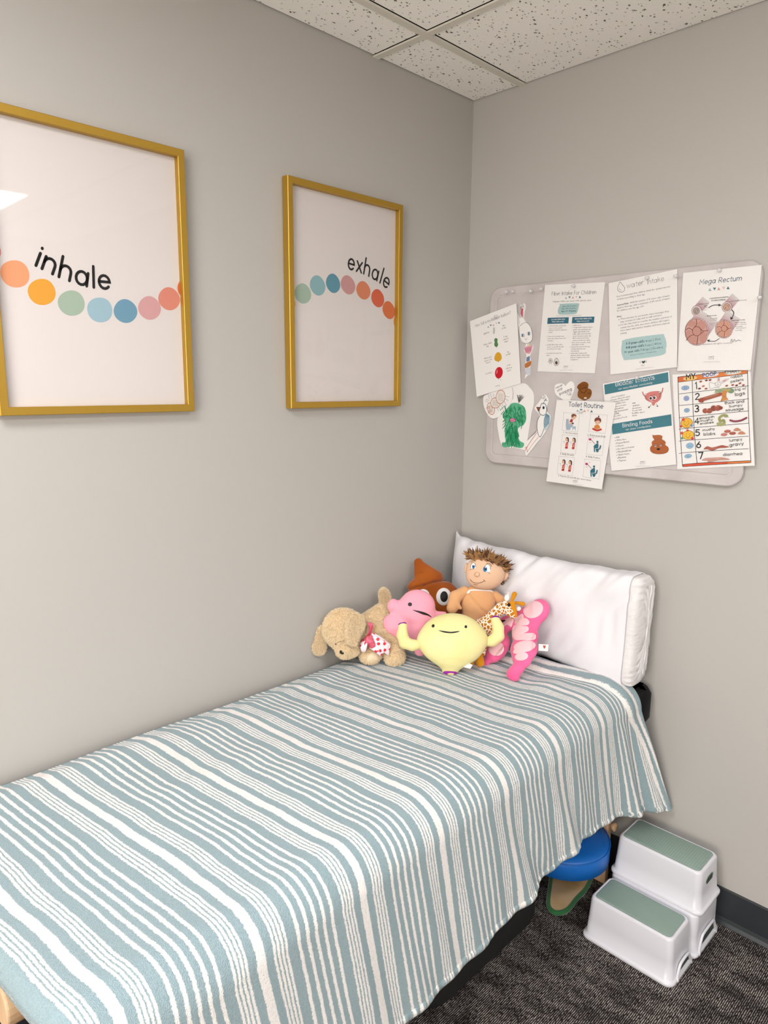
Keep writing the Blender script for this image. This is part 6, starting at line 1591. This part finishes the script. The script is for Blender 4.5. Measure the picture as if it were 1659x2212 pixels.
# ---- pink intestine plush
def at(px, py, t): return CAM + ray(px, py) * t
iA, iB, iC = np.array([.534, -.379, .778]), at(1075, 1410, 2.485), at(1160, 1316, 2.475)
iN = np.cross(iB - iA, iC - iA); iN = iN if iN @ FWD < 0 else -iN
T = Toy('intestine_plush', 'hot pink bumpy plush intestine with pale pink patches leaning on the pillow front', tuple(iA), tuple(iN), CG)
mhp = plush('hot_pink_velour', 'EC6F9E', 'E0588C', 6, sheen=.4, bump=.12); mlp = plush('pale_pink_velour', 'F0C1C8', None, sheen=.3, bump=.1)
ib = T.body('body', [('c', (1180, 490), (1100, 520), 200, 150, .5, .004, .004), ('e', (1030, 720), 190, 170, 0, .55, .006), ('e', (980, 900), 238, 170, 0, .5, .008), ('e', (960, 1120), 240, 190, 0, .5, .010), ('e', (930, 1260), 195, 150, 20, .55, .012),
   ('c', (1100, 480), (870, 560), 120, 110, .6, .004, .004), ('c', (870, 640), (700, 700), 110, 105, .6, .004, .002), ('c', (640, 680), (560, 850), 110, 105, .6, .0, .0), ('e', (500, 1100), 190, 225, 0, .5, .0), ('c', (400, 1240), (330, 1300), 100, 50, .7, .004, .006), ('e', (315, 1350), 48, 55, 0, .9, .008)], mhp, 110, .008)
T.body('end_piece', [('c', (880, 1420), (780, 1540), 98, 100, .8, .014, .018), ('e', (800, 1560), 110, 70, 25, .9, .018)], mhp, 44, .006)
for o in (T,): pass
T.body('x', [], mhp) if False else None
# patches sit on the body surface again
ib_b = None
def rebuild_bvh(o, T_):
    me = o.data; M_ = origin_of(o)
    V_ = [np.array(v.co) + np.array(M_) - T_.P0 for v in me.vertices]
    V_ = [Vector((v @ T_.U, v @ T_.Vv, v @ T_.N)) for v in V_]
    T_.bvh = BVHTree.FromPolygons(V_, [tuple(p.vertices) for p in me.polygons])
rebuild_bvh(ib, T)
PT = [circ(1120, 450, 175, 140, -25, 16), [(950, 590), (1010, 600), (1055, 650), (1045, 695), (1000, 718), (900, 715), (820, 700), (800, 650), (860, 600)], [(830, 700), (950, 725), (1030, 740), (1045, 790), (1010, 830), (930, 860), (800, 940), (760, 880), (765, 780)],
      [(800, 860), (980, 850), (1120, 850), (1168, 890), (1160, 945), (1110, 972), (950, 968), (830, 970), (790, 940)], circ(975, 1075, 190, 98, -8, 16), [(800, 1130), (900, 1110), (900, 1170), (830, 1205), (775, 1185)], [(890, 1170), (990, 1180), (1035, 1230), (1010, 1285), (930, 1318), (840, 1310), (805, 1265), (830, 1215)],
      circ(490, 1115, 135, 125, 0, 16), [(870, 560), (930, 520), (960, 580), (900, 640), (820, 640), (790, 590)], [(640, 620), (720, 590), (790, 610), (770, 680), (740, 750), (680, 710), (620, 740), (600, 680)], [(560, 890), (620, 880), (635, 930), (600, 970), (540, 975)]]
for pt in PT: T.decal('pale_patch', pt, mlp, ib, .0022, 4, 8)
T.decal('mouth', [(585, 632), (660, 636), (640, 655), (600, 670)], mblk, ib, .004, 3)
swing_tag(T, [(1212, 1035), (1380, 1045), (1370, 1160), (1210, 1150)], .012, .012, (.6, .42, .8))

# ---- dog
CD = (660, 1260, .1386)
T = Toy('plush_dog', 'fluffy tan plush puppy with pink heart ribbon bending its head against the wall', (.135, -.60, .785), (.80, -.55, .24), CD)
mdog = plush('tan_plush_fur', 'E8CCA2', 'DDBE92', 18, sheen=.3, bump=.6, bs=160); mdf2 = plush('tan_fur_tips', 'F2DEBC', None, sheen=.3)
T.body('body', [('c', (1010, 640), (1230, 500), 190, 200, .7, -.010, -.056), ('e', (1260, 560), 205, 235, 20, .65, -.062), ('c', (1020, 800), (1060, 960), 200, 170, .8, .002, .004), ('c', (1200, 780), (1360, 1040), 160, 135, .85, -.020, .014), ('e', (1390, 1150), 155, 135, -10, .95, .022), ('e', (1010, 1120), 165, 125, 0, .95, .018)], mdog, 96, .014, fuzz=(30000, .008, .0008, mdf2, (0, 0, -.8)))
bd = T.last
T.decal('paw_pad', [(950, 1190), (980, 1120), (1040, 1070), (1120, 1080), (1150, 1150), (1110, 1210), (1020, 1240), (950, 1230)], plush('cream_sole', 'E6D3B4'), bd, .004, 4)
T.body('tail', [('c', (1225, 290), (1215, 140), 62, 58, .9, -.060, -.062), ('e', (1250, 210), 66, 90, -12, .9, -.062)], mdog, 40, .010, fuzz=(5000, .008, .0008, mdf2, (0, 0, .3)))
T.body('head', [('e', (600, 690), 315, 290, 20, .68, .024), ('e', (560, 780), 280, 230, 30, .7, .026), ('c', (620, 900), (600, 1030), 170, 125, .85, .036, .044), ('e', (690, 1050), 150, 95, 0, 1.0, .040)], mdog, 90, .016, fuzz=(26000, .0075, .0008, mdf2, (0, 0, -.8)))
hd = T.last
T.decal('eye', circ(622, 875, 17, 16, 0), mblk, hd, .004, 3, 5, .003); T.decal('eye', circ(470, 945, 12, 8, 0), mblk, hd, .004, 3, 5, .003)
T.decal('nose', [(528, 1058), (545, 1042), (565, 1055), (578, 1085), (590, 1075), (600, 1095), (580, 1105), (545, 1098), (528, 1080)], mblk, hd, .005, 3, 5, .003)
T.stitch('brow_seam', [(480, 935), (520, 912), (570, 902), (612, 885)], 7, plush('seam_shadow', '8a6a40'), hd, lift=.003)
T.body('ear', [('c', (255, 740), (190, 960), 80, 92, .6, .008, .004), ('e', (215, 1010), 100, 100, 0, .55, .004)], mdog, 44, .010, fuzz=(7000, .008, .0008, mdf2, (0, 0, -.5)))
T.body('ear', [('e', (795, 610), 115, 140, 0, .4, .064), ('c', (780, 690), (735, 890), 105, 72, .42, .074, .084), ('c', (672, 610), (668, 870), 26, 20, .9, .076, .086)], mdog, 50, .012, fuzz=(11000, .008, .0008, mdf2, (0, 0, -.8)))
# heart ribbon
mrb, nt, b = base_mat('pink_heart_ribbon', 'F4B8C8', .5, sheen=.2)
tc = nd(nt, 'ShaderNodeTexCoord'); vo = nd(nt, 'ShaderNodeTexVoronoi'); vo.inputs['Scale'].default_value = 62; vo.inputs['Randomness'].default_value = .55; nt.links.new(tc.outputs['Object'], vo.inputs['Vector'])
rp = nd(nt, 'ShaderNodeValToRGB'); cr = rp.color_ramp; cr.interpolation = 'CONSTANT'
cr.elements[0].position = 0; cr.elements[0].color = hexc('D8283A'); cr.elements[1].position = .34; cr.elements[1].color = hexc('F8DCE4')
nt.links.new(vo.outputs['Distance'], rp.inputs[0]); nt.links.new(rp.outputs[0], b.inputs['Base Color'])
mrd, nt, b = base_mat('crimson_ribbon', 'C8324E', .45, sheen=.2); col_var(nt, b, 'B31F38', 'E0708A', 60)
def cloth(name, A_pts, B_pts, n, mat, par, sub=14, wav=.002):
    """ribbon between two edge curves given in crop px with depth"""
    a = catmull([np.array(list(T.L(p[:2], p[2]))) for p in A_pts], sub); b_ = catmull([np.array(list(T.L(p[:2], p[2]))) for p in B_pts], sub)
    V_ = []; m = len(a)
    for i in range(m):
        for j in range(n + 1):
            q = a[i] * (1 - j / n) + b_[i] * (j / n); q = q + np.array([0, 0, wav * math.sin(math.pi * 3 * j / n) * math.sin(math.pi * i / m)]); V_.append(T.W(q)[0])
    F_ = [(i * (n + 1) + j, (i + 1) * (n + 1) + j, (i + 1) * (n + 1) + j + 1, i * (n + 1) + j + 1) for i in range(m - 1) for j in range(n)]
    o = mk(name, V_, F_, mat, par); sd = o.modifiers.new('thick', 'SOLIDIFY'); sd.thickness = .0008
    return o
rb = thing('ribbon_bow', 'pink and red heart print ribbon tied at the plush puppy\'s neck', 'ribbon', tuple(T.W(T.L((1000, 900), .06))[0]))
cloth('tail', [(1030, 770, .060), (1150, 850, .068), (1320, 945, .062)], [(985, 1000, .064), (1100, 1085, .070), (1170, 1140, .064)], 10, mrb, rb)
cloth('tail', [(1040, 760, .056), (1180, 840, .064), (1328, 950, .058)], [(1120, 1000, .058), (1200, 1060, .064), (1290, 1125, .058)], 10, mrb, rb)
cloth('loop', [(960, 600, .052), (985, 700, .060), (965, 800, .064), (930, 900, .064)], [(1055, 625, .052), (1050, 700, .066), (1020, 800, .068), (1010, 900, .066)], 8, mrd, rb, wav=.004)
cloth('loop', [(850, 930, .050), (850, 990, .062), (870, 1060, .062), (900, 1078, .056)], [(960, 850, .062), (965, 920, .070), (960, 990, .070), (940, 1060, .060)], 8, mrb, rb)
cloth('loop', [(850, 900, .040), (900, 870, .052), (940, 830, .058)], [(870, 930, .042), (920, 910, .054), (960, 880, .060)], 6, mrd, rb)
g = G(); c = T.L((985, 880), .068); kk = T.k((985, 880))
T.body('knot', [('e', (1000, 880), 60, 85, -25, .6, .066), ('e', (1040, 960), 55, 60, 0, .5, .066), ('c', (960, 900), (930, 960), 28, 22, .7, .068, .064)], mrd, 40, .006, rb)
